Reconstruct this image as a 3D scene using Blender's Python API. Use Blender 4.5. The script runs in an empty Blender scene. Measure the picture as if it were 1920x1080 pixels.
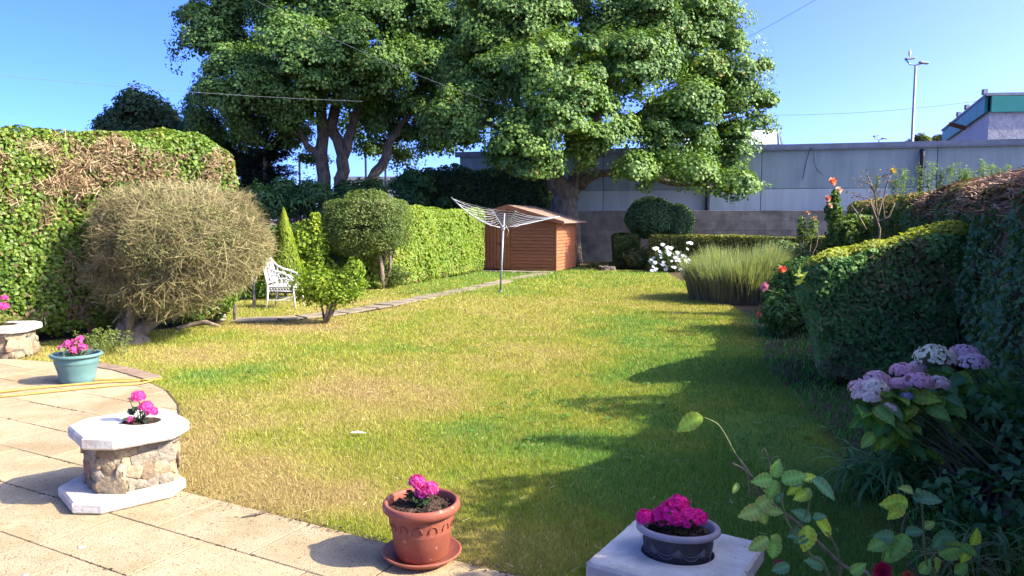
import bpy, bmesh, math, random
import numpy as np
from mathutils import Vector, Matrix

# ------------------------------------------------------------------ camera, world, sun, exposure
SC = bpy.context.scene
COL = SC.collection
PITCH = math.radians(5.2); F = 1423.0; EYE = 1.7
cam = bpy.data.cameras.new('camera'); camo = bpy.data.objects.new('camera', cam); COL.objects.link(camo)
camo.location = (0, 0, EYE); camo.rotation_euler = (math.radians(90) - PITCH, 0, 0)
cam.sensor_width = 36; cam.lens = 36 * F / 1920; cam.clip_end = 2000; cam.clip_start = 0.05
SC.camera = camo
SUN_EL, SUN_AZ = math.radians(36.0), math.radians(-13.0)
SV = Vector((math.cos(SUN_EL) * math.cos(SUN_AZ), math.cos(SUN_EL) * math.sin(SUN_AZ), math.sin(SUN_EL)))
w = bpy.data.worlds.new('World'); SC.world = w; w.use_nodes = True
nt = w.node_tree; nt.nodes.clear()
sk = nt.nodes.new('ShaderNodeTexSky'); sk.sky_type = 'NISHITA'; sk.sun_disc = False
sk.sun_elevation = SUN_EL; sk.sun_rotation = math.pi / 2 - SUN_AZ
sk.air_density = 0.25; sk.dust_density = 2.0; sk.ozone_density = 8.0
hs = nt.nodes.new('ShaderNodeHueSaturation'); hs.inputs['Saturation'].default_value = 1.13; hs.inputs['Hue'].default_value = 0.514
bg = nt.nodes.new('ShaderNodeBackground'); bg.inputs[1].default_value = 0.15
wo = nt.nodes.new('ShaderNodeOutputWorld')
nt.links.new(sk.outputs[0], hs.inputs['Color']); nt.links.new(hs.outputs[0], bg.inputs[0]); nt.links.new(bg.outputs[0], wo.inputs[0])
sun = bpy.data.lights.new('sun', 'SUN'); sun.energy = 2.0; sun.angle = math.radians(0.53); sun.color = (1.0, 0.90, 0.72)
suno = bpy.data.objects.new('sun', sun); COL.objects.link(suno)
suno.rotation_euler = (-SV).to_track_quat('-Z', 'Y').to_euler(); suno.location = (20, -5, 20)
SC.view_settings.view_transform = 'Standard'; SC.view_settings.look = 'None'
SC.view_settings.exposure = 2.76; SC.view_settings.gamma = 1.0
SC.view_settings.use_curve_mapping = False
SC.cycles.diffuse_bounces = 8; SC.cycles.max_bounces = 14; SC.cycles.transmission_bounces = 12

# ------------------------------------------------------------------ helpers
R = np.random.default_rng(7)
random.seed(7)
def P(px, py, z=0.0, d=None):
    """a point of the place seen at a pixel of the photo, at height z or at distance d"""
    u = (px - 960) / F; v = (540 - py) / F
    D = (u, math.cos(PITCH) + v * math.sin(PITCH), -math.sin(PITCH) + v * math.cos(PITCH))
    t = (z - EYE) / D[2] if d is None else d / D[1]
    return Vector((D[0] * t, D[1] * t, EYE + D[2] * t))

def _h(i, j, k, s):
    n = (i.astype(np.int64) * 73856093) ^ (j.astype(np.int64) * 19349663) ^ (k.astype(np.int64) * 83492791) ^ (s * 2654435761)
    n = (n ^ (n >> 13)) * 1274126177 & 0x7fffffff
    n = (n ^ (n >> 11)) * 69069 & 0x7fffffff
    return (n % 100003) / 100003.0
def vn(p, sc, seed=0):
    p = np.atleast_2d(p) * sc
    if p.shape[1] == 2: p = np.c_[p, np.zeros(len(p))]
    i = np.floor(p).astype(np.int64); f = p - i; f = f * f * (3 - 2 * f)
    o = 0
    for a in (0, 1):
        for b in (0, 1):
            for c in (0, 1):
                wt = (f[:, 0] if a else 1 - f[:, 0]) * (f[:, 1] if b else 1 - f[:, 1]) * (f[:, 2] if c else 1 - f[:, 2])
                o = o + wt * _h(i[:, 0] + a, i[:, 1] + b, i[:, 2] + c, seed)
    return o
def unit(a): return a / np.maximum(np.linalg.norm(a, axis=-1, keepdims=True), 1e-9)
def rdir(n): return unit(R.normal(size=(n, 3)))

def mesh_np(name, V, Fc, col=None, smooth=False):
    V = np.asarray(V, np.float32); me = bpy.data.meshes.new(name)
    if isinstance(Fc, np.ndarray):
        k = Fc.shape[1]
        me.vertices.add(len(V)); me.vertices.foreach_set('co', V.ravel())
        me.loops.add(Fc.size); me.loops.foreach_set('vertex_index', Fc.ravel().astype(np.int32))
        me.polygons.add(len(Fc)); me.polygons.foreach_set('loop_start', np.arange(0, Fc.size, k, dtype=np.int32))
        me.update(calc_edges=True)
    else:
        me.from_pydata(V.tolist(), [], [tuple(int(q) for q in f) for f in Fc])
    if col is not None:
        if len(col) != len(V): col = np.repeat(col, len(V) // len(col), axis=0)
        a = me.attributes.new('Col', 'FLOAT_COLOR', 'POINT')
        c = np.c_[np.clip(col, 0, 1), np.ones(len(col))].astype(np.float32)
        a.data.foreach_set('color', c.ravel())
    if smooth: me.polygons.foreach_set('use_smooth', np.ones(len(me.polygons), bool))
    return me

def root_loc(o):
    v = Vector((0, 0, 0))
    while o: v += o.location; o = o.parent
    return v
def link(name, me, mat=None, parent=None, world=True, label=None, kind=None):
    """one mesh object; vertices are given in world space unless world is False"""
    if parent is not None and world:
        me.transform(Matrix.Translation(-root_loc(parent)))
    o = bpy.data.objects.new(name, me); COL.objects.link(o)
    if mat: me.materials.append(mat)
    if parent is not None: o.parent = parent
    if label: o['label'] = label
    if kind: o['kind'] = kind
    return o
def thing(name, label, cat, loc=(0, 0, 0), rz=0.0, group=None, kind=None):
    o = bpy.data.objects.new(name, None); COL.objects.link(o); o.location = loc; o.rotation_euler = (0, 0, rz)
    o.empty_display_size = 0.1
    o['label'] = label; o['category'] = cat
    if group: o['group'] = group
    if kind: o['kind'] = kind
    return o
def tag(o, label, cat, group=None):
    o['label'] = label; o['category'] = cat
    if group: o['group'] = group
    return o

class MB:
    """collects verts and faces into one mesh"""
    def __init__(s): s.v = []; s.f = []
    def add(s, V, Fs):
        n = len(s.v); s.v += [tuple(q) for q in V]; s.f += [tuple(i + n for i in f) for f in Fs]; return s
    def box(s, c, h, M=None, bev=0.0):
        V = []; x, y, z = h
        if bev <= 0:
            V = [Vector((sx * x, sy * y, sz * z)) for sz in (-1, 1) for sy in (-1, 1) for sx in (-1, 1)]
            Fs = [(0, 2, 3, 1), (4, 5, 7, 6), (0, 1, 5, 4), (2, 6, 7, 3), (0, 4, 6, 2), (1, 3, 7, 5)]
        else:
            bm = bmesh.new(); bmesh.ops.create_cube(bm, size=2)
            for q in bm.verts: q.co = Vector((q.co.x * x, q.co.y * y, q.co.z * z))
            bmesh.ops.bevel(bm, geom=bm.edges[:], offset=bev, segments=1, affect='EDGES')
            bm.verts.index_update(); V = [q.co.copy() for q in bm.verts]; Fs = [tuple(q.index for q in f.verts) for f in bm.faces]; bm.free()
        if M is not None: V = [M @ q for q in V]
        V = [q + Vector(c) for q in V]
        return s.add(V, Fs)
    def tube(s, pts, rad, n=6, cap=True):
        pts = [Vector(p) for p in pts]; m = len(pts)
        if not hasattr(rad, '__len__'): rad = [rad] * m
        V = []; Fs = []
        up = None
        for i, p in enumerate(pts):
            t = (pts[min(i + 1, m - 1)] - pts[max(i - 1, 0)]).normalized()
            if up is None:
                up = t.cross(Vector((0.3, 0.2, 1))); up = up if up.length > 1e-3 else t.cross(Vector((1, 0, 0)))
            a = (up - t * up.dot(t)).normalized(); up = a; b = t.cross(a)
            for k in range(n):
                q = 2 * math.pi * k / n
                V.append(p + (a * math.cos(q) + b * math.sin(q)) * rad[i])
        for i in range(m - 1):
            for k in range(n):
                k2 = (k + 1) % n
                Fs.append((i * n + k, i * n + k2, (i + 1) * n + k2, (i + 1) * n + k))
        if cap: Fs += [tuple(range(n))[::-1], tuple((m - 1) * n + k for k in range(n))]
        return s.add(V, Fs)
    def lathe(s, prof, n=32, c=(0, 0, 0), sx=1.0, sy=1.0, rot=0.0):
        V = []; Fs = []; m = len(prof)
        for r, z in prof:
            for k in range(n):
                q = 2 * math.pi * k / n; x = r * math.cos(q) * sx; y = r * math.sin(q) * sy
                V.append((c[0] + x * math.cos(rot) - y * math.sin(rot), c[1] + x * math.sin(rot) + y * math.cos(rot), c[2] + z))
        for i in range(m - 1):
            for k in range(n):
                k2 = (k + 1) % n; Fs.append((i * n + k, i * n + k2, (i + 1) * n + k2, (i + 1) * n + k))
        return s.add(V, Fs)
    def prism(s, poly, z0, z1):
        n = len(poly); V = [(x, y, z0) for x, y in poly] + [(x, y, z1) for x, y in poly]
        Fs = [tuple(range(n))[::-1], tuple(range(n, 2 * n))] + [(i, (i + 1) % n, n + (i + 1) % n, n + i) for i in range(n)]
        return s.add(V, Fs)
    def mesh(s, name, smooth=False, jitter=0.0):
        V = np.array([tuple(q) for q in s.v], float)
        if jitter: V += R.normal(size=V.shape) * jitter
        me = mesh_np(name, V, s.f); me.validate()
        if smooth: me.polygons.foreach_set('use_smooth', np.ones(len(me.polygons), bool))
        return me
    def obj(s, name, mat, parent=None, smooth=False, world=True, jitter=0.0, **k):
        return link(name, s.mesh(name, smooth, jitter), mat, parent, world, **k)

# ------------------------------------------------------------------ materials
def mat_new(name):
    m = bpy.data.materials.new(name); m.use_nodes = True; m.node_tree.nodes.clear()
    o = m.node_tree.nodes.new('ShaderNodeOutputMaterial'); return m, m.node_tree, o
def N(t, typ, **k):
    n = t.nodes.new(typ)
    for a, b in k.items():
        if a in n.inputs.keys(): n.inputs[a].default_value = b
        else: setattr(n, a, b)
    return n
def leaf_mat(name, trans=0.35, rough=0.6, tcol=(1.25, 1.3, 0.5), spec=0.2):
    m, t, o = mat_new(name)
    a = N(t, 'ShaderNodeAttribute', attribute_name='Col')
    p = N(t, 'ShaderNodeBsdfPrincipled', Roughness=rough); p.inputs['Specular IOR Level'].default_value = spec
    tr = N(t, 'ShaderNodeBsdfTranslucent'); mx = N(t, 'ShaderNodeMixShader'); mx.inputs[0].default_value = trans
    mul = N(t, 'ShaderNodeMix', data_type='RGBA', blend_type='MULTIPLY'); mul.inputs[0].default_value = 1.0
    mul.inputs[7].default_value = (*tcol, 1)
    t.links.new(a.outputs['Color'], mul.inputs[6]); t.links.new(mul.outputs[2], tr.inputs[0])
    t.links.new(a.outputs['Color'], p.inputs['Base Color'])
    t.links.new(p.outputs[0], mx.inputs[1]); t.links.new(tr.outputs[0], mx.inputs[2]); t.links.new(mx.outputs[0], o.inputs[0])
    return m
def surf(name, c1, c2, scale=8.0, rough=0.8, bump=0.3, bscale=60.0, c3=None, detail=6, spec=0.2, metal=0.0, bdist=0.01, thr=(0.35, 0.65), speck=None, stretch=None, objvar=0.0):
    """two-tone noise surface with fine relief; optional spots of a third colour, dark specks and per-piece variation"""
    m, t, o = mat_new(name)
    p = N(t, 'ShaderNodeBsdfPrincipled', Roughness=rough, Metallic=metal); p.inputs['Specular IOR Level'].default_value = spec
    g = N(t, 'ShaderNodeNewGeometry'); src = g.outputs['Position']
    if stretch:
        mp = N(t, 'ShaderNodeMapping'); mp.inputs['Scale'].default_value = stretch; t.links.new(src, mp.inputs[0]); src = mp.outputs[0]
    n1 = N(t, 'ShaderNodeTexNoise', Scale=scale, Detail=detail, Roughness=0.65); t.links.new(src, n1.inputs['Vector'])
    r = N(t, 'ShaderNodeValToRGB'); r.color_ramp.elements[0].position = thr[0]; r.color_ramp.elements[1].position = thr[1]
    r.color_ramp.elements[0].color = (*c1, 1); r.color_ramp.elements[1].color = (*c2, 1)
    t.links.new(n1.outputs['Fac'], r.inputs[0]); out = r.outputs[0]
    if c3:
        n3 = N(t, 'ShaderNodeTexNoise', Scale=scale * 0.37, Detail=4.0); t.links.new(src, n3.inputs['Vector'])
        r3 = N(t, 'ShaderNodeValToRGB'); r3.color_ramp.elements[0].position = 0.55; r3.color_ramp.elements[1].position = 0.68
        t.links.new(n3.outputs['Fac'], r3.inputs[0])
        mx = N(t, 'ShaderNodeMix', data_type='RGBA'); t.links.new(r3.outputs[0], mx.inputs[0]); t.links.new(out, mx.inputs[6]); mx.inputs[7].default_value = (*c3, 1); out = mx.outputs[2]
    if speck:
        vo = N(t, 'ShaderNodeTexNoise', Scale=speck[0], Detail=2.0); t.links.new(src, vo.inputs['Vector'])
        rv = N(t, 'ShaderNodeValToRGB'); rv.color_ramp.elements[0].position = speck[1]; rv.color_ramp.elements[1].position = speck[1] + 0.05
        t.links.new(vo.outputs['Fac'], rv.inputs[0])
        mx = N(t, 'ShaderNodeMix', data_type='RGBA'); t.links.new(rv.outputs[0], mx.inputs[0]); t.links.new(out, mx.inputs[6]); mx.inputs[7].default_value = (*speck[2], 1); out = mx.outputs[2]
    if objvar:
        oi = N(t, 'ShaderNodeObjectInfo'); mr = N(t, 'ShaderNodeMapRange'); mr.inputs[3].default_value = 1 - objvar; mr.inputs[4].default_value = 1 + objvar
        t.links.new(oi.outputs['Random'], mr.inputs[0]); hv = N(t, 'ShaderNodeHueSaturation'); t.links.new(mr.outputs[0], hv.inputs['Value']); t.links.new(out, hv.inputs['Color']); out = hv.outputs[0]
    t.links.new(out, p.inputs['Base Color'])
    if bump:
        nb = N(t, 'ShaderNodeTexNoise', Scale=bscale, Detail=5.0); t.links.new(src, nb.inputs['Vector'])
        b = N(t, 'ShaderNodeBump', Strength=bump, Distance=bdist); t.links.new(nb.outputs['Fac'], b.inputs['Height']); t.links.new(b.outputs[0], p.inputs['Normal'])
    t.links.new(p.outputs[0], o.inputs[0]); return m

M_leaf = leaf_mat('leaf_matt', 0.35)
M_tree = leaf_mat('sycamore_leaf', 0.24, 0.55, spec=0.25)
M_ivy = leaf_mat('leaf_glossy', 0.28, 0.5, spec=0.3)
M_grass = leaf_mat('grass_blade', 0.3, 0.6, tcol=(1.15, 1.2, 0.6), spec=0.2)
M_twig = leaf_mat('dry_twig', 0.05, 0.8, tcol=(1, 1, 1), spec=0.1)
M_petal = leaf_mat('petal', 0.35, 0.6, tcol=(1.1, 1.0, 1.0), spec=0.2)
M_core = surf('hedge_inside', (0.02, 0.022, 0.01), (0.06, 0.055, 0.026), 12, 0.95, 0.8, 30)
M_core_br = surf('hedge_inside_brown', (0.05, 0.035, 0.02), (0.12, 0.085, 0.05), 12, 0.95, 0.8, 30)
M_bark = surf('bark', (0.075, 0.058, 0.04), (0.20, 0.16, 0.115), 9, 0.95, 0.9, 25, bdist=0.05, stretch=(1, 1, 0.35))
M_bark_l = surf('bark_light', (0.10, 0.075, 0.05), (0.24, 0.19, 0.13), 14, 0.95, 0.8, 40, bdist=0.02, stretch=(1, 1, 0.35))
M_stem = surf('green_stem', (0.07, 0.10, 0.03), (0.16, 0.17, 0.06), 10, 0.6, 0.2, 60)
M_soil = surf('potting_soil', (0.02, 0.013, 0.009), (0.09, 0.055, 0.035), 40, 0.95, 1.0, 70, bdist=0.02)
M_ground = surf('bare_ground', (0.07, 0.05, 0.03), (0.16, 0.12, 0.07), 2.2, 0.95, 0.8, 30, c3=(0.06, 0.09, 0.02), bdist=0.03)
M_slab = surf('paving_slab', (0.325, 0.25, 0.13), (0.435, 0.34, 0.195), 3.2, 0.95, 0.9, 150, c3=(0.31, 0.225, 0.115), speck=(110, 0.60, (0.14, 0.10, 0.055)), bdist=0.008, objvar=0.10)
M_joint = surf('joint_dirt', (0.04, 0.028, 0.018), (0.10, 0.07, 0.042), 30, 0.95, 0.8, 90)
M_brickedge = surf('edging_stone', (0.17, 0.12, 0.08), (0.27, 0.19, 0.125), 12, 0.9, 0.6, 70, objvar=0.12)
M_whitecap = surf('worn_white_paint', (0.44, 0.40, 0.31), (0.58, 0.54, 0.44), 9, 0.9, 0.8, 45, c3=(0.36, 0.32, 0.25), speck=(60, 0.68, (0.18, 0.15, 0.11)), bdist=0.006)
M_mortar = surf('mortar', (0.17, 0.14, 0.10), (0.28, 0.235, 0.17), 25, 0.95, 0.9, 60, bdist=0.01)
M_stones = [surf('field_stone_buff', (0.20, 0.15, 0.085), (0.36, 0.28, 0.17), 22, 0.9, 0.9, 60, bdist=0.01),
            surf('field_stone_grey', (0.15, 0.125, 0.09), (0.30, 0.26, 0.19), 20, 0.9, 0.9, 60, bdist=0.01),
            surf('field_stone_red', (0.20, 0.10, 0.06), (0.32, 0.18, 0.11), 20, 0.9, 0.9, 60, bdist=0.01),
            surf('field_stone_brown', (0.12, 0.085, 0.055), (0.25, 0.18, 0.11), 20, 0.9, 0.9, 60, bdist=0.01)]
M_terra = surf('terracotta_plastic', (0.22, 0.062, 0.038), (0.28, 0.09, 0.055), 6, 0.5, 0.2, 90, c3=(0.31, 0.135, 0.09), speck=(40, 0.66, (0.34, 0.2, 0.15)), bdist=0.002)
M_relief = surf('worn_grey_relief', (0.10, 0.09, 0.09), (0.17, 0.15, 0.15), 30, 0.6, 0, 10)
M_teal = surf('teal_plastic', (0.085, 0.17, 0.155), (0.12, 0.215, 0.195), 7, 0.45, 0.12, 60, bdist=0.002)
M_basin = surf('dark_grey_plastic', (0.035, 0.03, 0.03), (0.06, 0.05, 0.05), 16, 0.55, 0.2, 60, bdist=0.003)
M_basin_rim = surf('faded_mauve_plastic', (0.24, 0.205, 0.195), (0.31, 0.265, 0.255), 14, 0.55, 0.15, 60, bdist=0.002)
M_fence_wood = surf('shed_stain', (0.25, 0.085, 0.035), (0.33, 0.12, 0.05), 3, 0.75, 0.5, 30, bdist=0.003, stretch=(1, 1, 8), objvar=0.07)
M_shed_roof = surf('shed_felt', (0.20, 0.13, 0.09), (0.30, 0.20, 0.14), 8, 0.95, 0.5, 90, objvar=0.04)
M_galv = surf('galvanised_tube', (0.22, 0.23, 0.23), (0.34, 0.35, 0.35), 14, 0.45, 0.1, 60, metal=0.35)
M_line = surf('plastic_line', (0.42, 0.42, 0.39), (0.52, 0.52, 0.48), 8, 0.5, 0, 10)
M_white = surf('white_iron', (0.50, 0.48, 0.43), (0.66, 0.64, 0.59), 20, 0.5, 0.3, 80, bdist=0.002)
M_post = surf('grey_post', (0.10, 0.095, 0.09), (0.2, 0.19, 0.18), 18, 0.7, 0.4, 60)
M_rust = surf('rusty_stake', (0.11, 0.045, 0.025), (0.26, 0.10, 0.05), 16, 0.9, 0.7, 40, stretch=(1, 1, 0.3))
M_conc = surf('old_concrete', (0.155, 0.135, 0.095), (0.26, 0.23, 0.165), 2.4, 0.95, 0.7, 18, c3=(0.09, 0.085, 0.06), bdist=0.02, objvar=0.10)
M_clad = surf('blue_grey_cladding', (0.205, 0.25, 0.225), (0.27, 0.325, 0.29), 2.2, 0.6, 0.12, 14, stretch=(1, 1, 0.15), objvar=0.04)
M_clad2 = surf('pale_grey_cladding', (0.34, 0.37, 0.33), (0.43, 0.46, 0.41), 2.2, 0.6, 0.12, 14, stretch=(1, 1, 0.15), objvar=0.03)
M_flash = surf('roof_flashing', (0.14, 0.155, 0.17), (0.19, 0.21, 0.23), 3, 0.6, 0, 10)
M_black = surf('black_pipe', (0.02, 0.02, 0.022), (0.04, 0.04, 0.042), 8, 0.5, 0, 10)
M_green = surf('green_fascia', (0.015, 0.17, 0.145), (0.02, 0.20, 0.17), 2, 0.5, 0, 10, objvar=0.06)
M_render = surf('pale_render', (0.37, 0.345, 0.35), (0.48, 0.45, 0.455), 5, 0.95, 0.5, 12, bdist=0.03)
M_render2 = surf('grey_render', (0.24, 0.235, 0.24), (0.36, 0.35, 0.355), 4, 0.95, 0.7, 10, bdist=0.04)
M_skyl = surf('rooflight_sheet', (0.5, 0.55, 0.58), (0.66, 0.70, 0.72), 3, 0.35, 0, 10)
M_pave = surf('path_stone', (0.18, 0.145, 0.09), (0.28, 0.23, 0.15), 9, 0.95, 0.7, 60, c3=(0.16, 0.14, 0.08), objvar=0.12, bdist=0.01)
M_rock = surf('pale_rock', (0.36, 0.32, 0.24), (0.56, 0.51, 0.41), 14, 0.95, 0.8, 40, bdist=0.02)
M_hose = surf('yellow_hose', (0.42, 0.24, 0.05), (0.50, 0.30, 0.07), 12, 0.45, 0, 10)
M_cable = surf('cable', (0.05, 0.05, 0.055), (0.08, 0.08, 0.085), 8, 0.6, 0, 10)
M_cable_l = surf('pale_cable', (0.12, 0.13, 0.14), (0.17, 0.18, 0.19), 8, 0.5, 0, 10)
M_gull = surf('white_feathers', (0.65, 0.65, 0.64), (0.8, 0.8, 0.79), 8, 0.8, 0.2, 40)
M_paper = surf('pale_feather', (0.6, 0.58, 0.52), (0.75, 0.73, 0.68), 20, 0.8, 0, 40)

# ------------------------------------------------------------------ foliage tools
def ramp(cols, t):
    cols = np.array(cols, float); t = np.clip(t, 0, 0.9999) * (len(cols) - 1); i = t.astype(int); f = (t - i)[:, None]
    return cols[i] * (1 - f) + cols[i + 1] * f
def leaf_geo(Pp, Nn, size, asp=0.6, fold=0.12, tdir=None):
    n = len(Pp); size = np.broadcast_to(np.asarray(size, float), (n,))[:, None]
    t = rdir(n) if tdir is None else tdir
    t = unit(t - Nn * np.sum(t * Nn, 1, keepdims=True)); b = np.cross(Nn, t)
    V = np.empty((n, 4, 3))
    V[:, 0] = Pp - t * size * 0.5; V[:, 2] = Pp + t * size * 0.5 - Nn * size * fold * 0.5
    V[:, 1] = Pp + b * size * asp * 0.5 + Nn * size * fold; V[:, 3] = Pp - b * size * asp * 0.5 + Nn * size * fold
    return V.reshape(-1, 3), np.arange(4 * n, dtype=np.int32).reshape(n, 4)
def ribbon_geo(A, B, wd):
    """thin flat twigs from A to B"""
    n = len(A); wd = np.broadcast_to(np.asarray(wd, float), (n,))[:, None]
    d = unit(B - A); s = unit(np.cross(d, rdir(n))) * wd * 0.5
    V = np.empty((n, 4, 3)); V[:, 0] = A - s; V[:, 1] = A + s; V[:, 2] = B + s * 0.5; V[:, 3] = B - s * 0.5
    return V.reshape(-1, 3), np.arange(4 * n, dtype=np.int32).reshape(n, 4)
def merge(*g):
    V = []; Fs = []; C = []; o = 0
    for v, f, c in g:
        V.append(v); Fs.append(f + o); C.append(np.repeat(c, len(v) // len(c), axis=0)); o += len(v)
    return np.vstack(V), np.vstack(Fs), np.vstack(C)

def rbox_pts(n, half, r):
    """uniform points and normals on a rounded box centred on the origin (no bottom)"""
    hx, hy, hz = half
    A = np.array([hy * hz, hy * hz, hx * hz, hx * hz, hx * hy, hx * hy * 0.15]); fidx = R.choice(6, n, p=A / A.sum())
    p = R.uniform(-1, 1, (n, 3)) * np.array(half)
    for k, (ax, s) in enumerate(((0, 1), (0, -1), (1, 1), (1, -1), (2, 1), (2, -1))):
        m = fidx == k; p[m, ax] = s * half[ax]
    q = np.clip(p, -(np.array(half) - r), np.array(half) - r); nn = unit(p - q)
    return q + nn * r, nn
def grid_cube(n=10):
    V = []; Fs = []
    for ax in range(3):
        for s in (-1, 1):
            o = len(V)
            for i in range(n + 1):
                for j in range(n + 1):
                    p = [0, 0, 0]; p[ax] = s; p[(ax + 1) % 3] = -1 + 2 * i / n; p[(ax + 2) % 3] = -1 + 2 * j / n; V.append(p)
            for i in range(n):
                for j in range(n):
                    a = o + i * (n + 1) + j; f = (a, a + n + 1, a + n + 2, a + 1); Fs.append(f if s > 0 else f[::-1])
    return np.array(V, float), np.array(Fs, np.int32)
GC = grid_cube(12)

def hedge(name, label, cat, A, B, thick, height, n, size, cols, r=0.3, bump=0.12, depth=0.12, deform=None, mat=None, seed=1,
          patch=0.5, brown=None, brown_amt=0.3, asp=0.7, core=None, top_z0=0.0, back=True, trunk=None, group=None, upb=0.25, tops=None):
    """clipped hedge from A to B (its left/front foot line), thickness to the left of A->B"""
    A = np.array(A, float); B = np.array(B, float); L = np.linalg.norm(B - A); u = (B - A) / L; nrm = np.array([-u[1], u[0]])
    c = (A + B) / 2 + nrm * thick / 2
    half = (L / 2, abs(thick) / 2, (height - top_z0) / 2)
    def place(p, nn):
        p = p.copy(); off = (vn(np.c_[p[:, 0] * 1.0, p[:, 1], p[:, 2]] + seed * 13, 1.3, seed) - 0.5) * 2 * bump + (vn(p + seed, 4.0, seed + 3) - 0.5) * bump
        p = p + nn * off[:, None]
        q = np.empty_like(p); q[:, 2] = p[:, 2] + half[2] + top_z0
        q[:, 0] = c[0] + p[:, 0] * u[0] + p[:, 1] * nrm[0]; q[:, 1] = c[1] + p[:, 0] * u[1] + p[:, 1] * nrm[1]
        m = np.empty_like(nn); m[:, 2] = nn[:, 2]; m[:, 0] = nn[:, 0] * u[0] + nn[:, 1] * nrm[0]; m[:, 1] = nn[:, 0] * u[1] + nn[:, 1] * nrm[1]
        if deform is not None: q = deform(q, p)
        return q, m
    root = thing(name, label, cat, (c[0], c[1], 0), group=group)
    p, nn = rbox_pts(n, half, min(r, *[h * 0.98 for h in half]))
    p0 = p - nn * (R.random(n) ** 1.6 * depth)[:, None]
    q, m = place(p0, nn)
    vd = unit(q - np.array((0, 0, EYE))); k = (q[:, 2] > 0.02) & ((np.sum(vd * m, 1) < 0.25) | (R.random(len(q)) < 0.3)); q = q[k]; m = m[k]; nq = len(q)
    ln = unit(m * 0.9 + rdir(nq) * 0.75 + np.array([0, 0, upb]))
    t = vn(q, 1.1, seed + 5) * patch + R.random(nq) * (1 - patch * 0.6)
    C = ramp(cols, t * 0.9)
    if brown is not None:
        bm_ = brown_amt(q) if callable(brown_amt) else np.full(nq, brown_amt)
        sel = R.random(nq) < bm_; C[sel] = np.array(brown) * (0.6 + 0.8 * R.random((sel.sum(), 1)))
    s = size * (0.7 + 0.6 * R.random(nq))
    V, Fq = leaf_geo(q, ln, s, asp)
    V, Fq, C = merge((V, Fq, C))
    link('foliage', mesh_np('foliage', V, Fq, C), mat or M_leaf, root)
    hh = np.array(half); rr = min(r, *[h * 0.98 for h in half])
    g = GC[0] * hh; gq = np.clip(g, -(hh - rr), hh - rr); gn = unit(g - gq); gp = gq + gn * (rr - depth * 0.8 - 0.02)
    gq2, _ = place(gp, gn)
    gq2[:, 2] = np.maximum(gq2[:, 2], 0.0 if top_z0 <= 0 else top_z0 * 0.8)
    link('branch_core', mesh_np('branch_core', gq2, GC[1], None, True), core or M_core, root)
    return root

def blob_leaves(c, rad, n, size, cols, seed=0, lump=0.25, depth=0.25, asp=0.6, up=0.2, cut=None, sq=0.0, rnd=0.8):
    """leaves on a lumpy ellipsoid shell"""
    d = rdir(n)
    if sq: d2 = np.sign(d) * np.abs(d) ** (1 - sq); d2 = unit(d2) * (1 + sq * 0.35 * (1 - np.max(np.abs(unit(d2)), 1))[:, None])
    else: d2 = d
    f = 1 + (vn(d * 1.0 + seed * 7.7, 2.6, seed) - 0.5) * 2 * lump
    rr = f * (1 - R.random(n) ** 1.5 * depth)
    p = np.array(c) + d2 * np.array(rad) * rr[:, None]
    if cut is not None:
        k = cut(p); p = p[k]; d = d[k]
    m = len(p); nn = unit(unit(d / np.array(rad)) * 0.8 + rdir(m) * rnd + np.array([0, 0, up]))
    t = vn(p, 2.0, seed + 2) * 0.5 + R.random(m) * 0.6
    C = ramp(cols, t * 0.9); V, Fq = leaf_geo(p, nn, size * (0.7 + 0.6 * R.random(m)), asp)
    return V, Fq, C
def icos(c, rad, sub=3, lump=0.2, seed=0):
    bm = bmesh.new(); bmesh.ops.create_icosphere(bm, subdivisions=sub, radius=1)
    V = np.array([v.co[:] for v in bm.verts]); Fs = np.array([[v.index for v in f.verts] for f in bm.faces], np.int32); bm.free()
    f = 1 + (vn(V + seed * 7.7, 2.6, seed) - 0.5) * 2 * lump
    return np.array(c) + V * np.array(rad) * f[:, None], Fs
def curve_pts(a, b, n=6, wob=0.1, sag=0.0):
    a = Vector(a); b = Vector(b); L = (b - a).length; o = []
    k1 = Vector(R.normal(size=3)) * wob * L; k2 = Vector(R.normal(size=3)) * wob * L
    for i in range(n + 1):
        t = i / n; p = a.lerp(b, t) + (k1 * math.sin(math.pi * t) + k2 * math.sin(2 * math.pi * t) * 0.5) * 0.6; p.z -= sag * math.sin(math.pi * t); o.append(p)
    return o

# ------------------------------------------------------------------ layout of the lawn, beds and patio
CU, SU = math.cos(math.radians(-28.5)), math.sin(math.radians(-28.5))       # patio course direction
def ucoord(x, y): return x * CU + y * SU
def ncoord(x, y): return -x * SU + y * CU
ARC = [(-2.2, 4.72), (-2.45, 5.35), (-2.72, 6.1), (-3.05, 6.82), (-3.42, 7.40), (-3.9, 7.92), (-4.5, 8.42), (-5.3, 8.85), (-6.6, 9.25), (-12, 9.6)]
def in_poly(x, y, poly):
    ins = np.zeros(len(x), bool); n = len(poly)
    for i in range(n):
        x1, y1 = poly[i]; x2, y2 = poly[(i + 1) % n]
        if y1 == y2: continue
        c = ((y1 > y) != (y2 > y)) & (x < (x2 - x1) * (y - y1) / (y2 - y1) + x1); ins ^= c
    return ins
PATIO = [(3.5, 0.0 + 1.1), (3.5, -3), (-12, -3), (-12, 9.6)] + ARC[::-1][1:]
n0 = 3.06
PATIO = [(-12, -3), (4, -3), ((4, (n0 + 4 * SU) / CU)), (-2.2, (n0 - 2.2 * SU) / CU)] + ARC[1:]
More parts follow.
